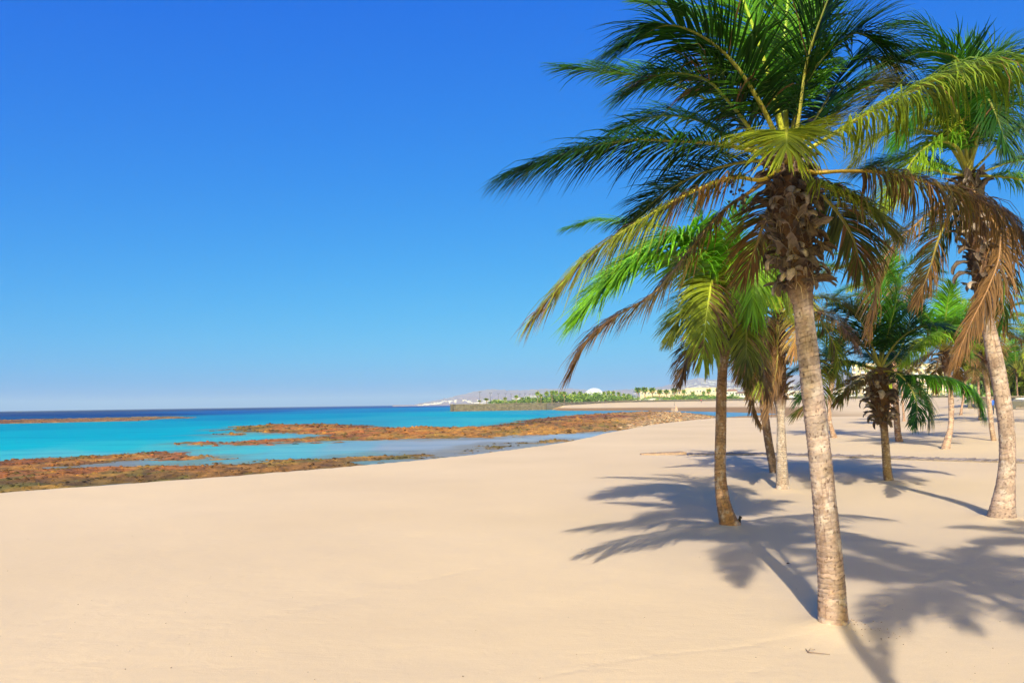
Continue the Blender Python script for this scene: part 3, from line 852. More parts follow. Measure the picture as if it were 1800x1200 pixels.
def sheath_protos():
    out = []
    for k in range(9):
        rg = np.random.default_rng(200 + k)
        nu, nv = 9, 6
        Lk = rg.uniform(.9, 1.6); e = math.radians(rg.uniform(55, 85)); bend = math.radians(rg.uniform(60, 170)); p = np.zeros(3); rows = []
        tw = rg.uniform(-.8, .8); cup = rg.uniform(.25, .8)
        for i in range(nu):
            u = i / (nu - 1)
            wd = rg.uniform(.26, .42) * (np.interp(u, [0, .3, .7, 1], [1.0, .8, .62, rg.uniform(.2, .5)]))
            ang = e - bend * u ** 1.2
            t = np.array((math.cos(ang), 0, math.sin(ang))); nrm = np.array((-math.sin(ang), 0, math.cos(ang)))
            row = []
            for j in range(nv):
                q = (j / (nv - 1) - .5) * 2
                jag = (rg.uniform(-.12, .06) if i == nu - 1 else 0)
                yv = q * wd; zz = cup * wd * q * q * (1 if k % 2 else -1)
                ct, st_ = math.cos(tw * u), math.sin(tw * u)
                yv, zz = yv * ct - zz * st_, yv * st_ + zz * ct
                row.append(p + np.array((0, yv, 0)) + nrm * (zz + rg.normal(0, .012)) + t * jag)
            rows.append(row); p = p + t * Lk / (nu - 1)
        Wt = np.array(rows).reshape(-1, 3)
        th = .035
        nrm0 = np.array((-.5, 0, .85))
        V = np.vstack([Wt, Wt - nrm0 * th])
        n = nu * nv; Q = []
        for i in range(nu - 1):
            for j in range(nv - 1):
                a = i * nv + j
                Q.append((a, a + 1, a + nv + 1, a + nv)); Q.append((n + a, n + a + nv, n + a + nv + 1, n + a + 1))
        for i in range(nu - 1):
            for a in (i * nv, i * nv + nv - 1): Q.append((a, a + nv, n + a + nv, n + a))
        for j in range(nv - 1):
            a = (nu - 1) * nv + j; Q.append((a, a + 1, n + a + 1, n + a))
        tone = .85 * np.array([(.24, .19, .165), (.15, .11, .09), (.36, .29, .25), (.10, .07, .055)][k % 4])
        st2 = fbm(V[:, 1] * 14, V[:, 0] * 2, oct=2, seed=k)[:, None]
        c = tone * (.45 + 1.1 * st2) * (0.75 + .5 * rg.random((len(V), 1)))
        out.append(mesh_np('leaf_sheath', V, np.array(Q), c, True, M_SHEATH))
    return out
SHEATHS = sheath_protos()

def add_sheaths(root, origin, C3, R, L, f0, f1, n, size, seed, down=0.0):
    rg = np.random.default_rng(seed)
    for k in range(n):
        f = f0 + (f1 - f0) * (k + .5) / n
        i = int(f * (len(C3) - 1)); c = C3[i]; r = R[i]
        ph = k * 2.39996 + rg.uniform(-.25, .25)
        o = link('leaf_sheath', SHEATHS[rg.integers(len(SHEATHS))], root)
        s = size * rg.uniform(.75, 1.25)
        pos = c - origin + np.array((math.cos(ph), math.sin(ph), 0)) * r * .8
        tilt = rg.uniform(-.55, .45) + down * rg.random()
        o.matrix_basis = Matrix.Translation(Vector(pos)) @ Matrix.Rotation(ph, 4, 'Z') @ Matrix.Rotation(tilt, 4, 'Y') @ Matrix.Rotation(rg.uniform(-.5, .5), 4, 'X') @ Matrix.Diagonal((s, s * rg.uniform(.8, 1.2), s, 1))

def add_fibres(root, origin, C3, R, f0, f1, n, seed, ln=.32):
    rg = np.random.default_rng(seed); q = MB()
    for k in range(n):
        f = rg.uniform(f0, f1); i = int(f * (len(C3) - 1)); ph = rg.uniform(0, 6.283); out = np.array((math.cos(ph), math.sin(ph), 0))
        p = C3[i] - origin + out * R[i] * 1.05; l = ln * rg.uniform(.4, 1.3); d = out * rg.uniform(.3, 1.1) + np.array((rg.normal(0, .3), rg.normal(0, .3), rg.uniform(-.5, .8)))
        side = np.cross(d, (0, 0, 1.0)); side /= np.linalg.norm(side) + 1e-6; w_ = rg.uniform(.003, .012); vs = []
        for j in range(5):
            u = j / 4; vs += [p + side * w_ * (1 - .8 * u), p - side * w_ * (1 - .8 * u)]
            p = p + d / np.linalg.norm(d) * l / 4; d = d + np.array((0, 0, -.75))
        c = np.array([(.24, .17, .11), (.14, .09, .06), (.34, .26, .18)][k % 3]) * rg.uniform(.6, 1.2)
        q.add(vs, [(2 * j, 2 * j + 1, 2 * j + 3, 2 * j + 2) for j in range(4)], tuple(c))
    o = link('fibres', q.mesh('fibres', M_SHEATH), root); o['kind'] = 'stuff'

def make_palm(key, label, drift=0.0, ring=.07, sheath=None, traced=(), rand=None, seed=0, nl=70, Lmax=.7, width=.03, nang=48, tcol=None, ccol=None, r0=.028, cat='palm tree', group='coconut palms on the beach', low_red=.5, dens=1.0, nseg=4):
    b = BASE[key].copy(); depth = float(b[1])
    root = empty('palm_tree', b, label, cat, group)
    kw = {}
    if tcol: kw['ca_'] = tcol
    if ccol: kw['cb'] = ccol
    V, Q, c, C3, R, T_, L = trunk_mesh(TR[key], depth, drift, seed + 5, ring=ring, sheath_from=sheath[0] if sheath else None, nang=nang, low_red=low_red, dens=dens, **kw)
    link('trunk', mesh_np('trunk', V - b, Q, c, True, M_TRUNK), root)
    if sheath: add_sheaths(root, b, C3, R, L, sheath[0], sheath[1], sheath[2], sheath[3], seed + 77, sheath[4] if len(sheath) > 4 else 0)
    if sheath and nang >= 40: add_fibres(root, b, C3, R, sheath[0] - .01, .97, 260 if key == 'main' else 140, seed + 900)
    top = C3[-1]; dt = top[1]
    for k, tf in enumerate(traced):
        t = dict(tf); pts = t.pop('p'); d0, d1 = t.pop('d'); lab = t.pop('label', None)
        t.setdefault('nl', nl); t.setdefault('Lmax', Lmax); t.setdefault('width', width); t.setdefault('seed', seed * 31 + k); t.setdefault('r0', r0); t.setdefault('nseg', nseg)
        path = px_path(pts, dt, d0, d1)
        if t.pop('join', True):
            path[0] = top + (path[0] - top) * .25 + np.array((0, 0, -.05))
        add_frond(root, b, path, lab, **t)
    if rand:
        rg = np.random.default_rng(seed + 500)
        n = rand['n']; Lf = rand['L']
        for k in range(n):
            u = (k + .5) / n
            phi = k * 2.39996 + rg.uniform(-.3, .3)
            e0 = math.radians(np.interp(u, [0, .35, .75, 1], [86, 60, 22, -18])) + rg.normal(0, .08)
            bend = math.radians(np.interp(u, [0, .5, 1], [45, 85, 75])) * rg.uniform(.8, 1.25)
            pal = rand.get('pal', [(LG, LG, .04), (MG, LG, .05), (YG, YG, .12), (YG, OL, .2), (OL, BR, .5)])
            pc = pal[min(len(pal) - 1, int(u * len(pal) * .999))]
            Lk = Lf * rg.uniform(.8, 1.08) * (.8 if u > .85 else 1)
            path = rand_path(top + np.array((0, 0, -.25 * u)), phi, e0, Lk, bend, rg.uniform(-.35, .35) - .0)
            add_frond(root, b, path, None, nl=nl, Lmax=Lmax * rg.uniform(.85, 1.1), width=width, c0=pc[0], c1=pc[1], brown=pc[2], seed=seed * 77 + k, r0=r0, droop=.5 + .45 * u, nseg=nseg,
                      stalk=(.28, .27, .05) if u < .7 else (.34, .22, .07))
    return root, top, b

MAIN = [
 dict(p=[(1378, 285), (1372, 215), (1350, 130), (1328, 60), (1300, -20), (1268, -120)], d=(-.1, -.5), c0=MG, c1=LG, Lmax=.85, droop=.25, brown=.03, stalk=(.55, .55, .05), side=(.85, .2, .45), label='upright frond with a bright yellow stalk'),
 dict(p=[(1384, 285), (1376, 180), (1366, 60), (1362, -30), (1368, -170)], d=(.1, .5), c0=MG, c1=MG, Lmax=.85, droop=.25, brown=.02, side=(1, .1, 0)),
 dict(p=[(1388, 285), (1380, 180), (1378, 90), (1384, 10), (1398, -140)], d=(0, .3), c0=LG, c1=LG, Lmax=.8, droop=.3, brown=.02, stalk=(.5, .55, .08), side=(1, .25, 0)),
 dict(p=[(1392, 290), (1402, 220), (1416, 120), (1440, 40), (1475, -35), (1530, -60)], d=(0, -.6), c0=DG, c1=DG, Lmax=.95, droop=.55, brown=.04, nl=90, width=.034),
 dict(p=[(1372, 292), (1362, 235), (1335, 180), (1290, 112), (1235, 65), (1170, 45), (1098, 82)], d=(0, -.9), c0=DG, c1=DG, Lmax=.98, droop=.75, brown=.07, nl=95, width=.036),
 dict(p=[(1378, 288), (1350, 160), (1300, 80), (1240, 35), (1180, 12), (1130, 5)], d=(.2, 1.1), c0=MG, c1=LG, Lmax=.7, droop=.55, brown=.02),
 dict(p=[(1370, 290), (1352, 262), (1300, 215), (1235, 172), (1170, 143), (1090, 128), (998, 121)], d=(.2, 1.0), c0=LG, c1=MG, Lmax=.75, droop=.62, brown=.02, nl=90),
 dict(p=[(1368, 300), (1340, 270), (1270, 254), (1190, 248), (1110, 246), (1020, 262), (908, 300)], d=(0, -.4), c0=DG, c1=DG, Lmax=.95, droop=1.1, lift=.05, brown=.05, nl=120, width=.034, label='long dark frond reaching out over the lagoon'),
 dict(p=[(1370, 302), (1340, 282), (1280, 290), (1215, 312), (1160, 345), (1110, 392)], d=(.2, 1.0), c0=DG, c1=DG, Lmax=.85, droop=.7, brown=.05),
 dict(p=[(1374, 322), (1340, 316), (1290, 312), (1225, 334), (1130, 385), (1030, 455), (945, 548)], d=(0, -.7), c0=OL, c1=YG, Lmax=.85, droop=1.45, lift=.05, brown=.35, nl=95, width=.034, stalk=(.5, .36, .04), label='yellowing drooping frond with brown leaflets'),
 dict(p=[(1372, 335), (1330, 330), (1270, 372), (1205, 450), (1150, 515), (1080, 557), (1035, 595), (1003, 652)], d=(.1, -.2), c0=OL, c1=BR, Lmax=.62, droop=1.3, lift=.05, brown=.45, nl=95, stalk=(.3, .2, .06), label='low brown frond drooping furthest towards the lagoon'),
 dict(p=[(1388, 320), (1390, 270), (1386, 236), (1383, 229), (1382, 236), (1383, 262)], d=(-.15, -1.5), c0=(.34, .38, .02), c1=YG, Lmax=.74, droop=.42, brown=.16, nl=66, start=.40, width=.036, stalk=(.5, .34, .04), r0=.034, side=(1, 0, 0), spread=1.15, lift=0, label='foreshortened yellow green frond fanning towards the viewer'),
 dict(p=[(1392, 298), (1450, 245), (1500, 213), (1570, 176), (1660, 134), (1740, 113), (1830, 108), (1930, 140)], d=(0, -.8), c0=YG, c1=MG, Lmax=.9, droop=1.5, lift=0, brown=.10, nl=115, width=.034, start=.16, stalk=(.5, .45, .05), label='long yellow green frond crossing in front of the tall palm'),
 dict(p=[(1394, 295), (1430, 240), (1465, 195), (1500, 160), (1560, 142)], d=(.2, 1.1), c0=OL, c1=OL, Lmax=.75, droop=.5, brown=.15),
 dict(p=[(1394, 312), (1430, 303), (1480, 301), (1550, 303), (1620, 318), (1700, 342), (1762, 372), (1803, 415)], d=(0, -.8), c0=OL, c1=BR, Lmax=.85, droop=1.7, lift=0, brown=.5, nl=90, width=.03, start=.3, stalk=(.5, .33, .04), label='orange stalked frond with long hanging brown leaflets'),
 dict(p=[(1395, 322), (1440, 325), (1490, 345), (1530, 372), (1562, 402)], d=(0, -.7), c0=YG, c1=OL, Lmax=.68, droop=.75, brown=.3, stalk=(.4, .35, .05)),
 dict(p=[(1393, 325), (1430, 330), (1470, 370), (1500, 420), (1512, 470)], d=(.1, .7), c0=DG, c1=OL, Lmax=.7, droop=.8, brown=.25),
 dict(p=[(1392, 300), (1440, 200), (1480, 130), (1520, 100), (1570, 110)], d=(.2, .9), c0=DG, c1=DG, Lmax=.9, droop=.6, brown=.05, nl=80),
 dict(p=[(1390, 290), (1408, 180), (1425, 60), (1445, -50), (1480, -140)], d=(.1, .7), c0=MG, c1=DG, Lmax=.85, droop=.4, brown=.03),
 dict(p=[(1378, 300), (1330, 240), (1290, 190), (1240, 140), (1170, 130), (1110, 160)], d=(.1, -.2), c0=DG, c1=MG, Lmax=.85, droop=.8, brown=.10, nl=80),
 dict(p=[(1376, 300), (1300, 250), (1220, 210), (1150, 205), (1090, 225)], d=(.3, 1.5), c0=MG, c1=MG, Lmax=.7, droop=.7, brown=.05),
 dict(p=[(1380, 330), (1350, 370), (1330, 430), (1310, 480)], d=(.1, .9), c0=OL, c1=BR, Lmax=.6, droop=.7, brown=.5, nl=50),
 dict(p=[(1388, 290), (1400, 190), (1440, 110), (1500, 60), (1545, 75)], d=(.0, -.1), c0=DG, c1=DG, Lmax=.9, droop=.7, brown=.05, nl=80),
]
_, top, b = make_palm('main', 'large near coconut palm with pale ringed trunk and shaggy brown sheaths', ring=.062, sheath=(.715, .985, 165, .205, .45), traced=MAIN, seed=1, nl=80, Lmax=.8, width=.034, nang=96, r0=.03, tcol=(.41, .32, .275), ccol=(.36, .22, .145), low_red=.8, dens=1.1)
# dry flower stalks with small fruits in the crown
def fruit_stalks(root, b, top):
    for k, (px, py) in enumerate([(1290, 318), (1305, 350), (1470, 330)]):
        q = MB(); e = P(px, py, top[1] - .3 + .3 * k)
        q.tube([top + (0, 0, -.2), top * .6 + e * .4 + (0, 0, .03), e], [.014, .01, .006], 6, (.22, .13, .06))
        me = q.mesh('flower_stalk', M_STALK, True)
        o = link('flower_stalk', me, root); o.location = tuple(-b)
        rg = np.random.default_rng(k)
        vs = MB()
        for m in range(16):
            c = e + rg.normal(0, .07, 3) + (0, 0, -.05); vs.tube([e, c], [.003, .002], 4, (.2, .12, .05))
            r = rg.uniform(.012, .02)
            vs.tube([c + (0, 0, r), c + (0, 0, r * .5), c - (0, 0, r * .5), c - (0, 0, r)], [r * .2, r, r, r * .2], 6, (.05, .035, .04))
        f = link('fruits', vs.mesh('fruits', M_STALK, True), o); f['kind'] = 'stuff'
fruit_stalks(_, b, top)

TALL = [
 dict(p=[(1702, 305), (1700, 230), (1692, 150), (1668, 98), (1640, 54), (1610, 38), (1565, 42)], d=(.2, .3), c0=MG, c1=MG, Lmax=1.0, droop=.45, brown=.02, wind=(-.9, 0)),
 dict(p=[(1702, 305), (1700, 200), (1686, 112), (1655, 94), (1610, 94), (1545, 120)], d=(0, -.8), c0=DG, c1=MG, Lmax=1.25, droop=.5, brown=.02, wind=(-.9, 0), nl=80),
 dict(p=[(1704, 305), (1722, 200), (1744, 140), (1746, 104), (1725, 97), (1690, 101)], d=(.2, .9), c0=DG, c1=MG, Lmax=.95, droop=.5, brown=.03, wind=(-.6, 0)),
 dict(p=[(1703, 315), (1697, 250), (1698, 190), (1704, 130), (1690, 90)], d=(0, -.4), c0=MG, c1=MG, Lmax=1.0, droop=.6, brown=.03, stalk=(.6, .5, .06), r0=.06),
 dict(p=[(1700, 310), (1665, 250), (1632, 231), (1590, 226), (1540, 245), (1505, 285)], d=(0, -.6), c0=YG, c1=OL, Lmax=1.1, droop=.9, brown=.10),
 dict(p=[(1700, 315), (1670, 306), (1640, 299), (1605, 303), (1570, 330), (1550, 370)], d=(0, -1.0), c0=LG, c1=YG, Lmax=.8, droop=.9, brown=.10),
 dict(p=[(1700, 310), (1650, 288), (1600, 281), (1550, 287), (1515, 300)], d=(.2, 1.2), c0=DG, c1=DG, Lmax=.9, droop=.9, brown=.08),
 dict(p=[(1706, 312), (1730, 280), (1755, 255), (1782, 232), (1815, 222), (1870, 240)], d=(0, -.3), c0=MG, c1=DG, Lmax=1.0, droop=.95, brown=.06, start=.35),
 dict(p=[(1706, 318), (1740, 298), (1780, 284), (1830, 280), (1880, 300)], d=(.1, .6), c0=LG, c1=MG, Lmax=.9, droop=.8, brown=.05, start=.35),
 dict(p=[(1706, 325), (1745, 310), (1790, 315), (1830, 335), (1860, 380)], d=(0, -.9), c0=LG, c1=YG, Lmax=.9, droop=.8, brown=.1),
 dict(p=[(1700, 340), (1725, 365), (1752, 400), (1756, 450), (1735, 510), (1710, 560), (1682, 625)], d=(-.2, -.7), c0=RU, c1=RU, Lmax=.85, droop=1.1, brown=.8, nl=95, spread=.6, r0=.022, stalk=(.24, .14, .06), label='dead rust coloured frond hanging against the trunk'),
 dict(p=[(1698, 335), (1660, 350), (1610, 395), (1572, 430), (1545, 480), (1530, 580)], d=(0, -.5), c0=OL, c1=BR, Lmax=.8, droop=1.3, brown=.5, nl=70, stalk=(.36, .2, .06), label='dead brown frond arching down towards the low palm'),
 dict(p=[(1700, 340), (1670, 375), (1650, 420), (1635, 470), (1615, 525)], d=(.1, .5), c0=DG, c1=DB, Lmax=.75, droop=1.0, brown=.4, side=(1, .2, 0)),
 dict(p=[(1702, 305), (1690, 220), (1660, 172), (1615, 190), (1582, 245)], d=(-.2, -1.2), c0=MG, c1=MG, Lmax=1.05, droop=.9, brown=.04, nl=85),
 dict(p=[(1704, 305), (1725, 240), (1765, 192), (1815, 180), (1860, 200)], d=(-.1, -.8), c0=MG, c1=LG, Lmax=1.05, droop=.9, brown=.04, nl=80),
 dict(p=[(1700, 308), (1680, 258), (1640, 252), (1600, 288), (1578, 345)], d=(-.1, -1.0), c0=LG, c1=YG, Lmax=1.0, droop=1.1, brown=.10, nl=80),
 dict(p=[(1703, 300), (1706, 200), (1716, 130), (1760, 95), (1810, 110)], d=(.2, .4), c0=DG, c1=MG, Lmax=1.05, droop=.7, brown=.03, nl=80),
 dict(p=[(1706, 330), (1735, 370), (1758, 430), (1765, 500), (1762, 575)], d=(.2, .9), c0=DB, c1=DG, Lmax=.75, droop=1.0, brown=.5, nl=60),
 dict(p=[(1702, 305), (1712, 220), (1742, 160), (1790, 130), (1850, 140)], d=(.2, 1.2), c0=MG, c1=DG, Lmax=1.0, droop=.7, brown=.04),
 dict(p=[(1702, 305), (1670, 210), (1625, 160), (1570, 150), (1530, 180)], d=(.2, .8), c0=DG, c1=DG, Lmax=1.1, droop=.7, brown=.05, nl=80),
 dict(p=[(1702, 308), (1720, 230), (1730, 170), (1750, 200), (1770, 260)], d=(-.1, -1.4), c0=DG, c1=DG, Lmax=1.0, droop=.7, brown=.08, side=(1, 0, .1)),
]
make_palm('tall', 'tall palm with flared pale base and a dead rust coloured frond hanging down its trunk', ring=.125, sheath=(.66, .985, 80, .32, .45), traced=TALL, seed=2, nl=70, Lmax=.9, width=.04, nang=72, r0=.04, tcol=(.44, .335, .275), ccol=(.40, .275, .21), low_red=.6)

SECOND = [
 dict(p=[(1274, 555), (1248, 492), (1200, 455), (1140, 452), (1080, 482), (1024, 545)], d=(0, -.8), c0=(.16, .40, .015), c1=(.18, .42, .015), Lmax=1.5, droop=.55, brown=.02, nl=140, width=.065, spread=1.25, lift=.1, label='bright green frond arching over the lagoon side'),
 dict(p=[(1274, 550), (1240, 450), (1180, 405), (1110, 392), (1050, 388), (1003, 400)], d=(.2, 1.2), c0=LG, c1=LG, Lmax=.8, droop=.9, brown=.02, nl=90),
 dict(p=[(1275, 556), (1255, 470), (1220, 420), (1180, 415), (1130, 440), (1085, 490)], d=(-.1, -1.1), c0=(.15, .38, .015), c1=(.15, .38, .015), Lmax=1.35, droop=.55, brown=.02, nl=120, width=.065, spread=1.2, lift=.1),
 dict(p=[(1276, 555), (1282, 490), (1296, 445), (1312, 436), (1324, 470), (1322, 545)], d=(0, -1.2), c0=(.24, .36, .02), c1=(.16, .36, .015), Lmax=1.0, droop=.6, brown=.03, width=.06, nl=90),
 dict(p=[(1272, 560), (1262, 515), (1253, 492), (1247, 520), (1240, 570), (1236, 630)], d=(-.2, -1.7), c0=(.22, .26, .02), c1=YG, Lmax=.85, droop=.8, brown=.28, side=(1, 0, 0), width=.045, nl=110, stalk=(.45, .45, .05), label='yellow and rust frond hanging towards the viewer'),
 dict(p=[(1268, 575), (1235, 580), (1215, 605), (1203, 640), (1198, 668)], d=(0, -.5), c0=OL, c1=DB, Lmax=.6, droop=.8, brown=.5),
 dict(p=[(1268, 565), (1240, 555), (1210, 572), (1182, 600)], d=(0, .6), c0=MG, c1=MG, Lmax=.55, droop=.7, brown=.1, nl=50),
 dict(p=[(1276, 565), (1305, 560), (1330, 600), (1342, 650), (1348, 690)], d=(0, -.5), c0=OL, c1=BR, Lmax=.7, droop=.9, brown=.5),
 dict(p=[(1276, 560), (1300, 500), (1335, 480), (1365, 500), (1385, 545)], d=(0, -.6), c0=MG, c1=YG, Lmax=.8, droop=.8, brown=.15),
 dict(p=[(1276, 565), (1300, 590), (1312, 630), (1315, 670)], d=(0, .5), c0=DG, c1=OL, Lmax=.6, droop=.8, brown=.3),
 dict(p=[(1273, 552), (1262, 470), (1240, 400), (1210, 345), (1160, 330)], d=(.2, .8), c0=MG, c1=DG, Lmax=.85, droop=.6, brown=.03),
 dict(p=[(1274, 552), (1278, 470), (1290, 400), (1310, 360)], d=(.1, .5), c0=MG, c1=MG, Lmax=.8, droop=.5, brown=.03),
 dict(p=[(1270, 560), (1245, 520), (1220, 520), (1195, 550), (1180, 590)], d=(-.1, -.9), c0=MG, c1=OL, Lmax=.75, droop=.8, brown=.15),
 dict(p=[(1275, 560), (1290, 530), (1305, 540), (1312, 590), (1310, 640)], d=(-.1, -1.3), c0=YG, c1=OL, Lmax=.75, droop=.8, brown=.3),
]
make_palm('second', 'slender palm with curved reddish trunk footed in the middle of the big shadow', ring=.07, sheath=(.85, .985, 34, .26, .5), traced=SECOND, seed=3, nl=64, Lmax=.75, width=.04, nang=56, r0=.03, tcol=(.38, .24, .14), ccol=(.42, .2, .08), low_red=.9)

SHAG = [
 dict(p=[(1367, 550), (1385, 515), (1405, 525), (1400, 570), (1395, 620)], d=(0, -1.5), c0=YG, c1=RU, Lmax=.8, droop=1.0, brown=.35, stalk=(.5, .35, .05)),
 dict(p=[(1368, 550), (1400, 530), (1440, 560), (1470, 615), (1474, 665)], d=(0, .3), c0=YG, c1=YG, Lmax=.9, droop=.9, brown=.2, stalk=(.5, .3, .05), label='yellow orange frond hanging behind the large trunk'),
 dict(p=[(1367, 570), (1345, 590), (1338, 640), (1335, 690)], d=(0, -.8), c0=OL, c1=YG, Lmax=.7, droop=.9, brown=.4),
 dict(p=[(1368, 590), (1366, 640), (1355, 690), (1345, 735)], d=(-.3, -1.0), c0=RU, c1=BR, Lmax=.7, droop=1.1, brown=.8, spread=.5),
 dict(p=[(1368, 600), (1385, 620), (1420, 630), (1440, 690), (1400, 725)], d=(.2, .6), c0=YG, c1=OL, Lmax=.8, droop=.9, brown=.3),
 dict(p=[(1366, 560), (1350, 530), (1330, 515), (1305, 540)], d=(0, -1.0), c0=OL, c1=RU, Lmax=.8, droop=.9, brown=.4),
]
make_palm('shaggy', 'palm with shaggy upper trunk and straight grey ringed base behind the curved palm', ring=.075, sheath=(.52, .985, 60, .24, .6), traced=SHAG, rand=dict(n=13, L=3.0), seed=4, nl=56, Lmax=.8, width=.045, nang=48, r0=.035, tcol=(.42, .35, .29), ccol=(.42, .29, .2))
make_palm('leaning', 'dark leaning palm whose base touches the grey ringed palm', ring=.08, sheath=(.70, .985, 26, .24, .6), traced=[
 dict(p=[(1329, 570), (1322, 610), (1318, 660), (1322, 710), (1335, 745)], d=(0, -.6), c0=DB, c1=RU, Lmax=.6, droop=1.1, brown=.7, spread=.5),
 dict(p=[(1328, 560), (1310, 580), (1300, 620), (1296, 665)], d=(0, -.6), c0=OL, c1=BR, Lmax=.7, droop=1.0, brown=.5)],
 rand=dict(n=15, L=3.1), seed=5, nl=52, Lmax=.8, width=.05, nang=40, r0=.035, tcol=(.30, .19, .12), ccol=(.30, .2, .14))
LOW = [
 dict(p=[(1548, 655), (1575, 645), (1622, 600), (1657, 583), (1682, 587), (1700, 610)], d=(0, -.8), c0=(.2, .34, .02), c1=(.14, .34, .015), Lmax=1.05, droop=1.3, lift=.05, nl=90, width=.06, brown=.04, label='bright green frond arching up beside the curved trunk'),
 dict(p=[(1549, 660), (1580, 660), (1625, 660), (1675, 668), (1712, 692), (1727, 722)], d=(0, -1.0), c0=LG, c1=MG, Lmax=.95, droop=1.3, lift=.05, nl=90, width=.06, brown=.03, label='dark green frond reaching low over the sand'),
 dict(p=[(1549, 662), (1575, 655), (1600, 680), (1612, 715), (1606, 745)], d=(0, -1.5), c0=DG, c1=DG, Lmax=.7, droop=.9, brown=.1),
 dict(p=[(1547, 655), (1510, 640), (1470, 645), (1430, 665), (1405, 700)], d=(0, -.6), c0=DG, c1=MG, Lmax=.95, droop=1.1, brown=.06),
 dict(p=[(1547, 650), (1520, 600), (1480, 580), (1440, 590), (1400, 620)], d=(0, .4), c0=DG, c1=MG, Lmax=1.0, droop=.9, brown=.04),
 dict(p=[(1548, 645), (1548, 590), (1545, 540), (1535, 500)], d=(0, .3), c0=MG, c1=MG, Lmax=.95, droop=.5, brown=.02),
 dict(p=[(1548, 645), (1560, 590), (1572, 545), (1580, 500)], d=(0, -.5), c0=MG, c1=LG, Lmax=.9, droop=.55, brown=.02),
 dict(p=[(1549, 650), (1530, 600), (1510, 560), (1490, 540), (1470, 545)], d=(0, -.9), c0=DG, c1=DG, Lmax=1.0, droop=.7, brown=.04),
 dict(p=[(1547, 660), (1515, 665), (1490, 680), (1475, 705)], d=(0, -1.2), c0=DB, c1=OL, Lmax=.8, droop=1.0, brown=.3),
 dict(p=[(1549, 655), (1580, 620), (1600, 560), (1608, 520)], d=(0, .9), c0=DG, c1=DG, Lmax=.9, droop=.6, brown=.04),
]
make_palm('low', 'short palm with dark sheath collar standing just in front of the plank path', ring=.09, sheath=(.52, .97, 80, .30, .8), traced=LOW, rand=dict(n=6, L=2.9, pal=[(DG, MG, .03), (DG, DG, .05), (DG, OL, .15)]), seed=6, nl=56, Lmax=.9, width=.05, nang=40, r0=.04, tcol=(.30, .22, .15), ccol=(.30, .18, .12))
make_palm('back', 'tall thin dark palm rising behind the short collared palm', ring=.1, sheath=(.84, .985, 16, .4, .3), rand=dict(n=20, L=4.0, pal=[(LG, LG, .02), (MG, LG, .04), (MG, YG, .1), (OL, BR, .4)]), seed=7, nl=44, Lmax=1.0, width=.07, nang=24, r0=.045, tcol=(.33, .2, .13), ccol=(.33, .16, .1), nseg=3)
make_palm('curved', 'small palm with a boomerang shaped pinkish trunk behind the plank path', ring=.1, sheath=(.78, .985, 20, .33, .5), rand=dict(n=20, L=3.3, pal=[((.12, .34, .015), LG, .02), (MG, LG, .04), (YG, YG, .12), (OL, BR, .4)]), seed=8, nl=44, Lmax=.95, width=.07, nang=24, r0=.045, tcol=(.46, .32, .25), ccol=(.46, .3, .22), nseg=3)
make_palm('slim', 'slim pale palm trunk close behind the tall palm', ring=.12, sheath=(.74, .985, 16, .4, .3), rand=dict(n=18, L=3.8, pal=[(LG, YG, .05), (YG, YG, .08), (OL, BR, .3)]), seed=9, nl=40, Lmax=1.0, width=.08, nang=20, r0=.05, tcol=(.45, .33, .26), nseg=3)
make_palm('hidden', 'small palm half hidden behind the large ringed trunk', ring=.12, sheath=(.8, .985, 8, .4, .3), rand=dict(n=14, L=3.4, pal=[(DG, MG, .03), (DG, DG, .05), (OL, YG, .2)]), seed=10, nl=36, Lmax=.95, width=.08, nang=20, r0=.05, tcol=(.45, .3, .22), nseg=3)

# farther palms of the grove: two built kinds, copied
EX = [  # base px, py, trunk lean px, crown px, py, label
 (1689, 729, 1699, 655, 'far small palm with a trunk leaning away from the tall palm'),
 (1723, 738, 1718, 640, 'far small palm standing left of the slim pale trunk'),
 (1565, 746, 1563, 668, 'far small palm glimpsed behind the sheath collar of the short palm'),
 (1589, 740, 1583, 650, 'far small palm just beside the thin dark trunk'),
 (1790, 716, 1786, 648, 'bushy green palm at the dark wall, nearer the frame edge'),
 (1764, 713, 1770, 650, 'bushy green palm at the dark wall, next to the tall trunk'),
 (1832, 716, 1812, 612, 'outermost bushy green palm by the dark wall'),
 (1868, 745, 1850, 590, 'palm beyond the tall palm sending a frond into the frame'),
]
for k, (bx, by, cx_, cy_, lab) in enumerate(EX):
    key = 'ex%d' % k
    bp = GT(bx, by); d = bp[1]; h = (by - cy_)
    wpx = .20 * F / d
    TR[key] = [(bx, by, wpx * 1.7), (bx + (cx_ - bx) * .1, by - h * .12, wpx * 1.15), (bx + (cx_ - bx) * .45, by - h * .45, wpx), (bx + (cx_ - bx) * .85, by - h * .85, wpx), (cx_, cy_, wpx * .8)]
    BASE[key] = bp
    bushy = k >= 4
    make_palm(key, lab, ring=.14, sheath=(.82, .985, 6, .4, .3), rand=dict(n=26 if bushy else 15, L=6.2 if bushy else 2.8, pal=[((.13, .34, .015), YG, .03), (LG, LG, .04), (YG, YG, .1), (OL, YG, .25)] if bushy else [(MG, LG, .03), (YG, YG, .1), (OL, BR, .3)]), seed=30 + k, nl=30, Lmax=1.0, width=.10, nang=14, r0=.05, tcol=(.45, .28, .2), nseg=3, dens=.6)

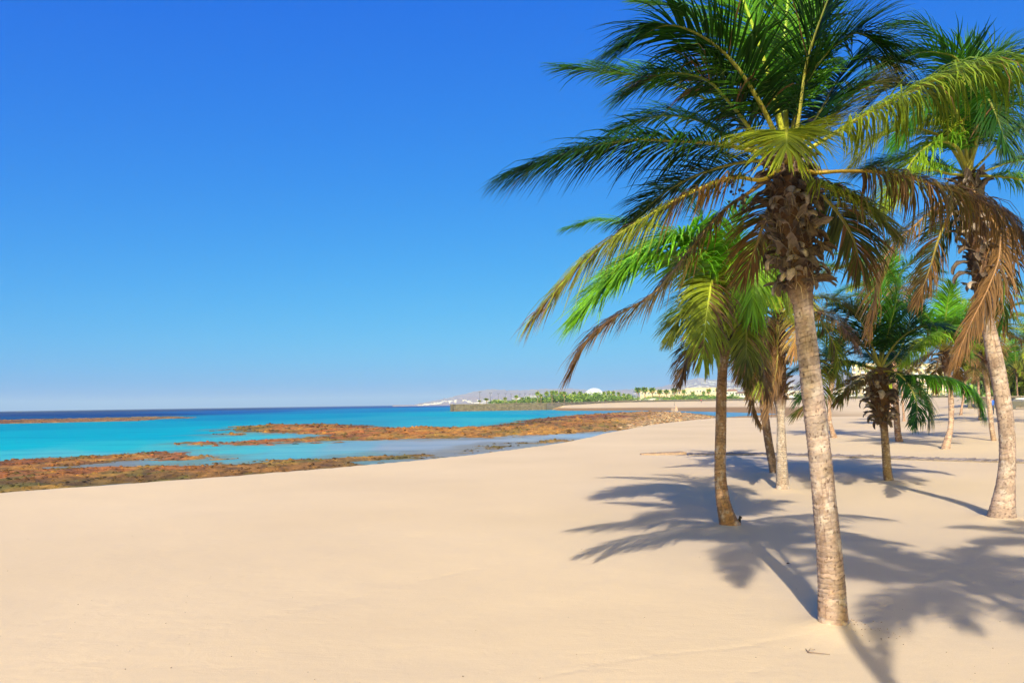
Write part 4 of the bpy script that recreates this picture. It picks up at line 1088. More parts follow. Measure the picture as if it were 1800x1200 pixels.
# palms standing beside the photographer: they throw the shadow across the sand at the edge
def off_palm(key, base, pts, label, n, L, seed, Lmax=.85):
    root = empty('palm_tree', base, label, 'palm tree', 'coconut palms on the beach')
    b = np.array(base)
    q = MB(); S, LL = cr([tuple(p) for p in pts], 26)
    V = S; rs = np.interp(np.linspace(0, 1, 26), [0, .08, 1], [.15, .10, .07])
    q.tube(list(V - b), list(rs), 20, (.5, .37, .28))
    link('trunk', q.mesh('trunk', M_TRUNK, True), root)
    rg = np.random.default_rng(seed); top = np.array(pts[-1])
    for k in range(n):
        u = (k + .5) / n
        phi = k * 2.39996 + rg.uniform(-.3, .3)
        e0 = math.radians(np.interp(u, [0, .35, .75, 1], [80, 52, 18, -15])); bend = math.radians(75) * rg.uniform(.8, 1.2)
        add_frond(root, b, rand_path(top, phi, e0, L * rg.uniform(.8, 1.05), bend, rg.uniform(-.3, .3)), None, nl=60, Lmax=Lmax, width=.05, c0=MG, c1=LG, brown=.1, seed=seed * 9 + k, droop=.7)
off_palm('offa', (1.9, -1.2, 0.0), [(1.9, -1.2, -.1), (1.87, -1.2, 2.5), (1.85, -1.15, 5.0), (1.87, -1.2, 7.5), (1.9, -1.2, 10.0)], 'straight very tall palm outside the picture, beside the viewpoint', 14, 2.4, 61, .6)
off_palm('offb', (3.9, -1.9, 0.0), [(3.9, -1.9, -.1), (4.0, -1.8, 2.5), (4.0, -1.7, 5.5), (3.95, -1.6, 8.0)], 'upright palm outside the picture whose crown shades the near sand', 18, 2.7, 63, .65)
off_palm('offc', (8.2, -1.0, 0.0), [(8.2, -1.0, -.1), (8.1, -.9, 3.0), (8.0, -.2, 6.0), (7.6, .6, 8.2)], 'leaning palm outside the picture shading the sand edge', 17, 2.5, 62, .6)

# ------------------------------------------------------------------ plank path
def build_path():
    pts = [(1205, 798.6), (1270, 797.8), (1340, 798.6), (1400, 800.2), (1500, 803), (1600, 806.5), (1700, 809.5), (1800, 812.5), (1950, 817)]
    W3 = [G(a, b_, 0) for a, b_ in pts]
    S, L = cr(W3, 400)
    s = np.linspace(0, L, 400)
    root = empty('boardwalk', S[0], 'narrow grey plank path half sunk in the sand behind the palm trunks', 'boardwalk')
    meshes = []
    for k in range(5):
        rg = np.random.default_rng(k)
        q = MB(); c = tuple(np.array((.27, .22, .19)) * rg.uniform(.7, 1.25))
        q.box(-.07, .07, -.62, .62, -.02, .03, c)
        me = q.mesh('plank', M_PLANK); meshes.append(me)
    n = int(L / .165); rg = np.random.default_rng(99)
    for k in range(n):
        u = (k + .5) * .165
        p = np.array([np.interp(u, s, S[:, j]) for j in range(3)]); p2 = np.array([np.interp(u + .1, s, S[:, j]) for j in range(3)])
        ang = math.atan2(p2[1] - p[1], p2[0] - p[0])
        o = link('plank', meshes[rg.integers(5)], root)
        p[2] = terrain(p[0], p[1]) + .012 + rg.uniform(-.004, .02)
        o.matrix_basis = Matrix.Translation(Vector(p - S[0])) @ Matrix.Rotation(ang + rg.uniform(-.04, .04), 4, 'Z') @ Matrix.Rotation(rg.uniform(-.03, .03), 4, 'X')
    # side runners
    for sgn in (-1, 1):
        q = MB()
        for i in range(0, 396, 6):
            a, c = S[i], S[i + 6]; t = (c - a); t /= np.linalg.norm(t); nrm = np.array((-t[1], t[0], 0)) * .66 * sgn
            za, zc = terrain(a[0], a[1]), terrain(c[0], c[1])
            for_w = np.array((-t[1], t[0], 0)) * .025
            A0, A1 = a + nrm - for_w, a + nrm + for_w; B0, B1 = c + nrm - for_w, c + nrm + for_w
            vs = [(A0[0], A0[1], za - .05), (A1[0], A1[1], za - .05), (A1[0], A1[1], za + .035), (A0[0], A0[1], za + .035), (B0[0], B0[1], zc - .05), (B1[0], B1[1], zc - .05), (B1[0], B1[1], zc + .035), (B0[0], B0[1], zc + .035)]
            q.add([np.array(v) - S[0] for v in vs], [(3, 2, 6, 7), (0, 3, 7, 4), (1, 5, 6, 2)], (.22, .18, .15))
        link('runner', q.mesh('runner', M_PLANK), root)
    # tan, sand dusted end section
    A, B = G(1126, 799.3, 0), G(1203, 797.8, 0)
    q = MB(); L2 = math.dist(A, B); n = 14
    vs = []
    for i in range(n + 1):
        u = i / n; hw = .42 * (0.35 + .65 * min(1, u * 3)) ; h = .06 + .05 * u + random.uniform(-.01, .01)
        for sx, z in ((-hw, -.05), (-hw * .9, h), (hw * .9, h), (hw, -.05)): vs.append((u * L2, sx, z))
    fs = [(i * 4 + j, (i + 1) * 4 + j, (i + 1) * 4 + j + 1, i * 4 + j + 1) for i in range(n) for j in range(3)] + [(0, 1, 2, 3), (n * 4 + 3, n * 4 + 2, n * 4 + 1, n * 4)]
    q.add(vs, fs, (.33, .225, .145))
    o = link('timber_slab', q.mesh('timber_slab', M_PLANK))
    o.location = (A[0], A[1], float(terrain(A[0], A[1]))); o.rotation_euler.z = math.atan2(B[1] - A[1], B[0] - A[0])
    tag(o, 'tan weathered slab lying half buried at the open end of the plank path', 'slab')
build_path()

# small things on the sand
def small_things():
    q = MB(); q.tube([(0, 0, -.05), (.01, 0, .08), (.03, 0, .14)], [.03, .03, .022], 10, (.03, .028, .028)); q.tube([(.03, 0, .13), (.045, 0, .15)], [.034, .03], 10, (.03, .028, .028))
    p = GT(1299, 921); o = link('pipe_stub', q.mesh('pipe_stub', M_STONE, True)); o.location = tuple(p)
    tag(o, 'short black pipe stub beside the foot of the curved reddish palm', 'pipe')
    for (px, py, lab, sd_) in ((1424, 1148, 'thin curved dry twig on the sand below the large trunk', 1), (1385, 991, 'tiny dark leaf scrap on open sand beyond the big shadow trunk', 2)):
        rg = np.random.default_rng(sd_); p = GT(px, py); q = MB()
        if sd_ == 1:
            q.tube([(0, 0.12, .01), (-.02, 0, .012), (.06, -.04, .014), (.17, -.07, .01)], [.003, .004, .003, .002], 5, (.16, .09, .05))
            q.tube([(-.02, 0, .012), (.02, .05, .03), (.07, .05, .02)], [.003, .0025, .002], 5, (.16, .09, .05))
        else:
            q.add([(-.03, 0, .005), (0, -.012, .02), (.035, 0, .008), (0, .012, .022), (0, 0, .004)], [(0, 1, 3), (1, 2, 3), (0, 4, 1), (1, 4, 2), (2, 4, 3), (3, 4, 0)], (.10, .05, .03))
        o = link('twig' if sd_ == 1 else 'dry_leaf', q.mesh('twig', M_STONE)); o.location = tuple(p); tag(o, lab, 'twig' if sd_ == 1 else 'leaf')
    # bits around the big trunk and over the sand
    pts = []; sz = []; cs = []
    b = BASE['main']
    for k in range(40):
        a = RNG.uniform(-1.2, .9); r = .18 + abs(RNG.normal(0, .35)); x, y = b[0] + math.cos(a) * r, b[1] + math.sin(a) * r - .05
        pts.append((x, y, float(terrain(x, y)) + .003)); sz.append(RNG.uniform(.004, .010)); cs.append(np.array((.25, .15, .09)) * RNG.uniform(.5, 1.6))
    for k in range(260):
        px, py = RNG.uniform(-50, 1850), 820 + 400 * RNG.random() ** 1.2
        g = G(px, py, 0)
        if g[1] < 3 or g[1] > 24: continue
        pts.append((g[0], g[1], float(terrain(g[0], g[1])) + .003)); sz.append(RNG.uniform(.003, .009)); cs.append(np.array((.28, .2, .14)) * RNG.uniform(.4, 1.4))
    scatter_stones('sand_grit', 'tiny dark grit and bark crumbs scattered on the sand', np.array(pts), sz, cs, M_STONE)
small_things()

# ------------------------------------------------------------------ far shore
def wall_run(name, label, ctrl, thick=1.0, c=(.17, .155, .135), seed=1, blk=1.1):
    """masonry wall: ctrl = (px, distance, z base, z top)"""
    pts = []
    for px, d, z0, z1 in ctrl:
        a = az_of(px); pts.append((math.sin(a) * d, math.cos(a) * d, z0, z1))
    S, L = cr(pts, max(8, int(sum(math.dist(pts[i][:2], pts[i + 1][:2]) for i in range(len(pts) - 1)) / blk)))
    rg = np.random.default_rng(seed); o = S[0].copy(); q = MB(); o3 = np.array((o[0], o[1], 0.0))
    root = empty(name, o3, label, 'wall')
    ncr = 6
    for i in range(len(S) - 1):
        a, e = S[i], S[i + 1]; t = np.array((e[0] - a[0], e[1] - a[1])); l = np.linalg.norm(t); t /= l; nn = np.array((t[1], -t[0]))
        if nn @ np.array((-a[0], -a[1])) < 0: nn = -nn
        for k in range(ncr):
            z0 = a[2] + (a[3] - a[2]) * k / ncr; z1 = a[2] + (a[3] - a[2]) * (k + 1) / ncr - .03
            out = rg.uniform(0, .10); ins = .03
            p0 = np.array((a[0], a[1])) + t * ins + nn * out; p1 = np.array((e[0], e[1])) - t * ins + nn * out
            b0 = p0 - nn * (thick * .5 + out); b1 = p1 - nn * (thick * .5 + out)
            cc = tuple(np.array(c) * rg.uniform(.7, 1.25) * np.array((1, rg.uniform(.95, 1.05), rg.uniform(.85, 1.1))))
            q.add([(p0[0], p0[1], z0), (p1[0], p1[1], z0), (p1[0], p1[1], z1), (p0[0], p0[1], z1), (b0[0], b0[1], z0), (b1[0], b1[1], z0), (b1[0], b1[1], z1), (b0[0], b0[1], z1)],
                  [(0, 1, 2, 3), (3, 2, 6, 7), (0, 4, 5, 1), (0, 3, 7, 4), (1, 5, 6, 2)], cc)
    q.v = [tuple(np.array(v) - o3) for v in q.v]
    k = link('stone_blocks', q.mesh('stone_blocks', M_STONE), root); k['kind'] = 'stuff'
    # core and coping
    q = MB(); q2 = MB()
    for i in range(len(S) - 1):
        a, e = S[i], S[i + 1]; t = np.array((e[0] - a[0], e[1] - a[1])); l = np.linalg.norm(t); t /= l; nn = np.array((t[1], -t[0]))
        if nn @ np.array((-a[0], -a[1])) < 0: nn = -nn
        A, E = np.array(a[:2]), np.array(e[:2])
        for qq, f0, f1, za, zb in ((q, -.08, -thick, a[2] - .5, a[3] - .06), (q2, .18, -thick - .1, a[3] - .02, a[3] + .14)):
            p0, p1, b0, b1 = A + nn * f0, E + nn * f0, A + nn * f1, E + nn * f1
            qq.add([(*p0, za), (*p1, za), (*p1, zb), (*p0, zb), (*b0, za), (*b1, za), (*b1, zb), (*b0, zb)], [(0, 1, 2, 3), (3, 2, 6, 7), (4, 7, 6, 5), (0, 3, 7, 4), (1, 5, 6, 2), (0, 4, 5, 1)], tuple(np.array(c) * (.7 if qq is q else 1.4)))
    for qq, nm in ((q, 'wall_core'), (q2, 'coping')):
        qq.v = [tuple(np.array(v) - o3) for v in qq.v]
        link(nm, qq.mesh(nm, M_STONE), root)
    return S
wall_run('sea_wall', 'grey brown stone pier wall standing in turquoise water below the distant palms', [(796, 420, -1.3, 2.35), (795, 400, -1.3, 2.35), (795.5, 371, -1.3, 2.35), (800, 369, -1.3, 2.35), (850, 369, -1.3, 2.35), (910, 370, -1.3, 2.4), (960, 371, -1.2, 2.4)], c=(.14, .12, .085), seed=3, blk=.8)
wall_run('sea_wall', 'long low dark wall along the back of the far beach', [(961, 371, -1.2, 2.4), (1000, 378, -.4, 2.45), (1050, 392, .8, 2.7), (1100, 402, 1.9, 2.95), (1180, 404, 2.1, 3.0), (1260, 404, 2.1, 3.0), (1400, 404, 2.1, 3.15), (1500, 403, 2.1, 3.3), (1600, 402, 2.1, 3.2), (1680, 400, 2.1, 3.2)], c=(.13, .12, .11), seed=4)
wall_run('garden_wall', 'dark stone wall at the back of the sand behind the tall palm', [(1700, 126, .6, 2.35), (1760, 125, .6, 2.35), (1820, 125, .6, 2.35), (1950, 127, .6, 2.35)], thick=.6, c=(.15, .13, .11), seed=5, blk=.8)

# distant vegetation, two kinds of tree with several built shapes each
def far_palm_protos():
    out = []
    for k in range(5):
        rg = np.random.default_rng(300 + k); q = MB(); H = 6.0
        q.tube([(0, 0, -.5), (.1, 0, 2), (rg.uniform(-.3, .3), 0, H)], [.26, .2, .18], 7, (.22, .17, .12))
        tm = q.mesh('trunk', M_FAR, True)
        Vs = []; Qs = []; Cs = []; o = 0
        for i in range(34):
            ph = i * 2.39996; u = i / 34; e = math.radians(np.interp(u, [0, .5, 1], [80, 25, -50]))
            path = rand_path((0, 0, H), ph, e, rg.uniform(1.5, 2.3), math.radians(60), 0, 4)
            for s_ in (1, -1):
                w_ = .5; side = np.array((-math.sin(ph), math.cos(ph), 0)) * w_ * s_
                pr = []
                for j, p in enumerate(path):
                    f = (.5, 1, 1, .7, .1)[j]; pr += [p, p + side * f + (0, 0, -.35 * f)]
                V = np.array(pr); n = len(path)
                Q = np.array([(2 * j, 2 * j + 1, 2 * j + 3, 2 * j + 2) for j in range(n - 1)])
                c = 1.5 * np.array([(.10, .19, .03), (.16, .22, .04), (.22, .22, .06), (.06, .12, .025)][rg.integers(4)] if u < .8 else (.2, .15, .07)) * rg.uniform(.7, 1.3)
                Vs.append(V); Qs.append(Q + o); Cs.append(np.repeat([c], len(V), 0)); o += len(V)
        cm = mesh_np('crown', np.vstack(Vs), np.vstack(Qs), np.vstack(Cs), False, M_FAR)
        out.append((tm, cm))
    return out

def far_bush_protos():
    out = []
    for k in range(5):
        rg = np.random.default_rng(400 + k); q = MB()
        q.tube([(0, 0, -.5), (0, 0, 1.5)], [.2, .12], 6, (.15, .12, .09)); tm = q.mesh('trunk', M_FAR, True)
        cl = rg.normal(0, 1, (9, 3)) * np.array((1.5, 1.3, .7)) + (0, 0, 2.0)
        N = 520; ci = rg.integers(0, 9, N); ctr = cl[ci] + rg.normal(0, .62, (N, 3)); ctr[:, 2] = np.maximum(ctr[:, 2], .2)
        A = rg.normal(0, 1, (N, 3)); A /= np.linalg.norm(A, axis=1)[:, None]; B = np.cross(A, rg.normal(0, 1, (N, 3))); B /= np.linalg.norm(B, axis=1)[:, None]
        s = rg.uniform(.16, .38, (N, 1))
        V = np.stack([ctr - A * s, ctr + B * s * .6, ctr + A * s, ctr - B * s * .6], 1).reshape(-1, 3)
        Q = np.arange(N * 4).reshape(-1, 4)
        base = 1.9 * np.array([(.05, .10, .02), (.09, .15, .03), (.07, .12, .04), (.12, .17, .03), (.04, .08, .02)])
        cc = base[(ci + k) % 5] * rg.uniform(.6, 1.5, (N, 1))
        out.append((tm, mesh_np('crown', V, Q, np.repeat(cc, 4, 0), False, M_FAR)))
    return out

FP = far_palm_protos(); FB = far_bush_protos()
def far_tree(kind, px, ytop, d, label, group, zb=2.2, wscale=1.0, seed=0):
    rg = np.random.default_rng(seed); a = az_of(px); x, y = math.sin(a) * d, math.cos(a) * d
    zt = P(px, ytop, y)[2]
    h = max(1.5, zt - zb)
    root = empty('palm_tree' if kind == 'p' else 'shrub', (x, y, zb), label, 'palm tree' if kind == 'p' else 'shrub', group)
    tm, cm = (FP if kind == 'p' else FB)[rg.integers(5)]
    sz = h / (7.3 if kind == 'p' else 3.9)
    sx = (max(sz, .75) if kind == 'p' else sz) * wscale
    for nm, me in (('trunk', tm), ('crown', cm)):
        o = link(nm, me, root)
    root.scale = (sx, sx, sz); root.rotation_euler.z = rg.uniform(0, 6)
    return root

gp = 'palms in the green belt behind the far wall'; gb = 'shrubs in the green belt behind the far wall'
LP = 'distant palm in the green belt behind the far wall'; LB = 'distant green shrub in the belt behind the far wall'
far_tree('p', 843, 703, 378, 'tiny palm standing alone nearest the tip of the pier', None, 2.2, .8, 1)
far_tree('p', 855, 699.5, 378, 'small round palm second from the tip of the pier', None, 2.2, 1.1, 2)
palms_px = [(908, 694), (918, 698), (929, 697), (945, 687.5), (951, 692), (961, 687.5), (971, 686), (978, 686), (986, 688), (992, 687.5), (1009, 688), (1020, 687), (1048, 689), (1062, 688), (1070, 686.5), (1078, 687), (1088, 688.5), (1097, 691),
            (1202, 684), (1218, 687.5), (1237, 687), (1246, 682.5), (1262, 681), (1313, 690), (1288, 692), (1030, 690), (1105, 692), (888, 698)]
for k, (px, yt) in enumerate(palms_px):
    far_tree('p', px, yt, 400 + (px - 900) * .15 + (k % 3) * 14, LP, gp, 2.2, 1.0, 10 + k)
for px, yt, lab in ((1122, 680, 'tall distant palm nearest the dome of the four before the cream block'), (1134, 679.5, 'second tall distant palm from the dome before the cream block'), (1147, 680.5, 'third tall distant palm from the dome before the cream block'), (1160, 684, 'broad fan palm between tall palms and the cream block middle'), (1172, 684.5, 'broad fan palm with full round head before the cream block middle'), (1186, 681, 'tall distant palm beside a thin mast before the cream block')):
    far_tree('p', px, yt, 430, lab, None, 2.2, 1.25, int(px))
rg = np.random.default_rng(5)
px = 864
while px < 1330:
    top = np.interp(px, [864, 900, 960, 1000, 1060, 1100, 1130, 1180, 1250, 1330], [702, 702, 695, 691, 692, 695, 697, 695, 692, 697]) + rg.uniform(-1.5, 2.5)
    far_tree('b', px, top, 400 + rg.uniform(10, 50), LB, gb, 2.2, 1.3, int(px * 3))
    px += rg.uniform(4.0, 7.0)
for px in range(1340, 1700, 16):
    far_tree('b', px + rg.uniform(-5, 5), 693 + rg.uniform(-5, 3), 420 + rg.uniform(0, 30), LB, gb, 2.2, 1.3, px)
for k, px in enumerate(range(1752, 1900, 8)):
    far_tree('b', px + rg.uniform(-3, 3), 640 + rg.uniform(-20, 22), 132 + rg.uniform(0, 8), 'dense green shrub behind the dark garden wall', 'shrubs behind the garden wall', 1.0, .9, px)

# lamp posts on the pier
def lamp_post():
    root = empty('lamp_post', (0, 0, 0), 'thin dark lamp post among the pier palms', 'lamp post', 'lamp posts along the pier')
    q = MB(); q.tube([(0, 0, 0), (0, 0, 5)], [.12, .07], 8, (1, 1, 1)); link('pole', q.mesh('pole', M_DARKMETAL, True), root)
    q = MB()
    for a in range(3):
        t = a * 2.094; q.tube([(0, 0, 4.9), (math.cos(t) * .5, math.sin(t) * .5, 5.1)], [.05, .05], 6); q.box(math.cos(t) * .55 - .2, math.cos(t) * .55 + .2, math.sin(t) * .55 - .2, math.sin(t) * .55 + .2, 5.0, 5.22)
    link('lamp_head', q.mesh('lamp_head', M_DARKMETAL), root)
    return root
lp = lamp_post(); first = True
for px, yt in [(843.5, 688.5), (862, 690), (876, 691), (888.5, 691), (898.5, 692), (914, 692), (923, 691), (931, 692), (937, 691), (1115, 688)]:
    if first: o = lp
    else:
        o = lp.copy(); COL.objects.link(o)
        for ch in lp.children:
            c = ch.copy(); c.parent = o; COL.objects.link(c)
    d = 380 + (px - 843) * 1.1; a = az_of(px); x, y = math.sin(a) * d, math.cos(a) * d
    o.location = (x, y, 2.1); o.scale = (1, 1, (P(px, yt, y)[2] - 2.1) / 5.2); first = False
lp['label'] = 'tallest lamp post, nearest the tip of the pier'; del lp['group']

# masts
def mast(px, y0, y1, d, label, zb):
    a = az_of(px); x, y = math.sin(a) * d, math.cos(a) * d
    zt = P(px, y1, y)[2]; q = MB(); q.tube([(0, 0, 0), (0, 0, zt - zb)], [.09, .05], 8); 
    q.tube([(0, 0, zt - zb), (0, 0, zt - zb + .15)], [.1, .02], 8)
    o = link('pole', q.mesh('pole', M_DARKMETAL, True)); o.name = 'marker_pole'; o.location = (x, y, zb); tag(o, label, 'pole')
mast(1185.3, 712, 706, 330, 'thin dark pole on the far beach above the pointed boulder', float(terrain(*P(1185.3, 712, 325)[:2])))
mast(1300.5, 704, 699, 380, 'thin dark pole on the far beach before the white houses', float(terrain(*P(1300.5, 704, 375)[:2])))
mast(1184.5, 700, 672, 440, 'slim tall mast rising above the distant palms', 2.2)

# buildings
def building(px0, px1, ytop, d, label, c, nwx, nfl, name='apartment_building', depth=12.0, roofc=None, zb=2.2, win=(1.2, 1.3), balcony=False):
    a0, a1 = az_of(px0), az_of(px1); am = (a0 + a1) / 2
    x, y = math.sin(am) * d, math.cos(am) * d
    W = 2 * d * math.tan((a1 - a0) / 2)
    H = P((px0 + px1) / 2, ytop, y)[2] - zb
    root = empty(name, (x, y, zb), label, 'building'); root.rotation_euler.z = -am
    q = MB(); q.box(-W / 2, W / 2, 0, depth, -1, H, c); link('wall', q.mesh('wall', M_PAINT), root)
    q = MB(); rc = roofc or tuple(np.array(c) * .9)
    if roofc:
        e = .5; h = max(1.0, H * .22)
        q.add([(-W / 2 - e, -e, H + .02), (W / 2 + e, -e, H + .02), (W / 2 + e, depth + e, H + .02), (-W / 2 - e, depth + e, H + .02), (-W / 2 + W * .2, depth / 2, H + h), (W / 2 - W * .2, depth / 2, H + h)], [(0, 1, 5, 4), (1, 2, 5), (2, 3, 4, 5), (3, 0, 4), (0, 3, 2, 1)], rc)
    else:
        q.box(-W / 2 - .15, W / 2 + .15, -.15, .15, H + .003, H + .6, rc); q.box(-W / 2 - .15, W / 2 + .15, depth - .15, depth + .15, H + .003, H + .6, rc)
        q.box(-W / 2 - .15, -W / 2 + .15, .153, depth - .153, H + .003, H + .6, rc); q.box(W / 2 - .15, W / 2 + .15, .153, depth - .153, H + .003, H + .6, rc)
    link('roof', q.mesh('roof', M_PAINT), root)
    if nwx:
        q = MB(); q.box(-win[0] / 2, win[0] / 2, -.02, .08, 0, win[1], (1, 1, 1)); wm = q.mesh('window', M_GLASS)
        q = MB(); ww, wh = win; cc = (.75, .73, .7)
        q.box(-ww / 2 - .1, ww / 2 + .1, -.12, -.022, -.12, 0, cc); q.box(-ww / 2 - .1, ww / 2 + .1, -.12, -.022, wh, wh + .12, cc); q.box(-ww / 2 - .1, -ww / 2, -.12, -.022, .001, wh - .001, cc); q.box(ww / 2, ww / 2 + .1, -.12, -.022, .001, wh - .001, cc); fm = q.mesh('frame', M_PAINT)
        q = MB(); q.box(-ww * .8, ww * .8, -1.1, -.13, -.55, -.4, cc); q.box(-ww * .8, ww * .8, -1.1, -1.0, -.397, .5, cc); bm_ = q.mesh('balcony', M_PAINT)
        for i in range(nwx):
            for j in range(nfl):
                xx = -W / 2 + W * (i + .5) / nwx; zz = H * (j + .5) / nfl - win[1] / 2 + .2
                o = link('window', wm, root); o.location = (xx, 0, zz)
                f = link('frame', fm, o)
                if balcony and i % 2 == 0: f = link('balcony', bm_, root); f.location = (xx, 0, zz)
    return root
cream = (.54, .44, .30); white = (.62, .60, .57); pale = (.55, .48, .39)
building(1126, 1210, 686.5, 560, 'long low cream block half hidden by palms', cream, 14, 2)
building(1206, 1264, 682.5, 580, 'cream flat roofed block just above the palms by the reddish trunk', (.55, .46, .33), 10, 2)
building(1309, 1332, 667, 600, 'tall cream tower block beside the leaning palm', cream, 5, 7, depth=14, balcony=True)
building(1331, 1350, 672, 615, 'cream tower block behind the leaning trunk', pale, 4, 6, depth=14)
building(1277, 1297, 687, 520, 'white house with a red brown hipped roof', white, 4, 2, 'house', roofc=(.32, .18, .13))
building(1293, 1312, 691, 500, 'low white house with terraces below the tower', white, 4, 2, 'house', roofc=(.25, .17, .13))
building(1095, 1132, 700.8, 430, 'low white hut row behind the far wall, nearer the dome', white, 5, 1, 'beach_hut', depth=5, win=(.8, .8))
building(1133, 1164, 702, 425, 'low white wall like hut nearer the cream block', white, 3, 1, 'beach_hut', depth=5, win=(.6, .5))
building(1378, 1420, 688, 520, 'white building seen between shaggy palm and large trunk', white, 5, 2)
building(1462, 1512, 682, 480, 'pale block with pinkish front behind the short palm', (.56, .47, .43), 7, 3, balcony=True)
building(1500, 1545, 640, 500, 'tall cream block behind the dark palm crown', cream, 6, 7, balcony=True)
building(1592, 1668, 641, 470, 'wide warm cream block glimpsed past the boomerang trunk', (.6, .49, .30), 9, 6, balcony=True)
building(1548, 1592, 668, 490, 'pale block in the gap between thin dark trunk and cream block', pale, 5, 4)

# dome
def dome():
    px, d = 1045, 620; a = az_of(px); x, y = math.sin(a) * d, math.cos(a) * d; zb = 2.2
    rx = 18 * d / F; top = P(px, 682.5, y)[2] - zb; dr = top - 3.6
    root = empty('domed_hall', (x, y, zb), 'white ribbed dome hall rising above the far green belt', 'building')
    q = MB(); n = 24; vs = []; fs = []
    for i in range(7):
        e = math.pi / 2 * i / 6.0001
        for k in range(n):
            t = 2 * math.pi * k / n; vs.append((rx * math.cos(e) * math.cos(t), rx * math.cos(e) * math.sin(t), 3.6 + dr * math.sin(e)))
    for i in range(6):
        for k in range(n): fs.append((i * n + k, i * n + (k + 1) % n, (i + 1) * n + (k + 1) % n, (i + 1) * n + k))
    q.add(vs, fs, (.58, .6, .63)); link('dome_shell', q.mesh('dome_shell', M_PAINT, True), root)
    q = MB(); q.tube([(0, 0, -1), (0, 0, 3.6)], [rx * .96] * 2, 24, (.7, .7, .7)); link('drum', q.mesh('drum', M_PAINT), root)
    q = MB()
    for k in range(12):
        t = 2 * math.pi * k / 12; q.tube([(rx * 1.01 * math.cos(e) * math.cos(t), rx * 1.01 * math.cos(e) * math.sin(t), 3.6 + dr * 1.02 * math.sin(e)) for e in np.linspace(0, 1.5, 8)], [.12] * 8, 4, (.6, .62, .66))
    o = link('ribs', q.mesh('ribs', M_PAINT), root)
dome()

# cars
def car(loc, rz, c, label, scale=1.0):
    root = empty('parked_car', loc, label, 'car'); root.rotation_euler.z = rz; root.scale = (scale,) * 3
    paint = plain_mat('car_paint', c, .3, .5, 2, .03)
    prof = [(-2.1, .45), (-2.15, .75), (-2.0, .95), (-1.5, 1.02), (-1.0, 1.42), (.4, 1.46), (1.1, 1.0), (1.95, .85), (2.15, .6), (2.1, .4)]
    q = MB(); vs = []
    for sgn in (-1, 1):
        for (x_, z_) in prof: vs.append((x_, sgn * (.86 if z_ < 1.1 else .66), z_))
    n = len(prof); fs = [tuple(range(n))[::-1], tuple(range(n, 2 * n))] + [(i, (i + 1) % n, n + (i + 1) % n, n + i) for i in range(n)]
    q.add(vs, fs); link('body', q.mesh('body', paint), root)
    q = MB()
    for sgn in (-1, 1): q.add([(-1.35, sgn * .80, 1.06), (-.95, sgn * .70, 1.36), (.35, sgn * .70, 1.39), (.95, sgn * .80, 1.06)], [(0, 1, 2, 3)])
    link('side_glass', q.mesh('side_glass', M_GLASS), root)
    q = MB(); q.tube([(0, -.12, 0), (0, .12, 0)], [.33, .33], 16); wm = q.mesh('wheel', M_DARKMETAL)
    for wx in (-1.35, 1.35):
        for wy in (-.8, .8):
            o = link('wheel', wm, root); o.location = (wx, wy, .33)
def on_ground(px, d):
    a = az_of(px); x, y = math.sin(a) * d, math.cos(a) * d; return (x, y)
for px, d, c, lab, z in ((1390, 412, (.7, .72, .75), 'white car on the road behind the shaggy palm', 2.6), (1478, 412, (.55, .65, .75), 'pale blue car on the road beside the large trunk', 2.6), (1503, 412, (.7, .72, .75), 'white car on the road beside the short palm', 2.6)):
    x, y = on_ground(px, d); car((x, y, z), -az_of(px), c, lab, 1.15)
x, y = on_ground(1800, 119); car((x, y, float(terrain(x, y)) - .02), -az_of(1800) + .15, (.06, .06, .07), 'dark parked car on the sand before the garden wall')

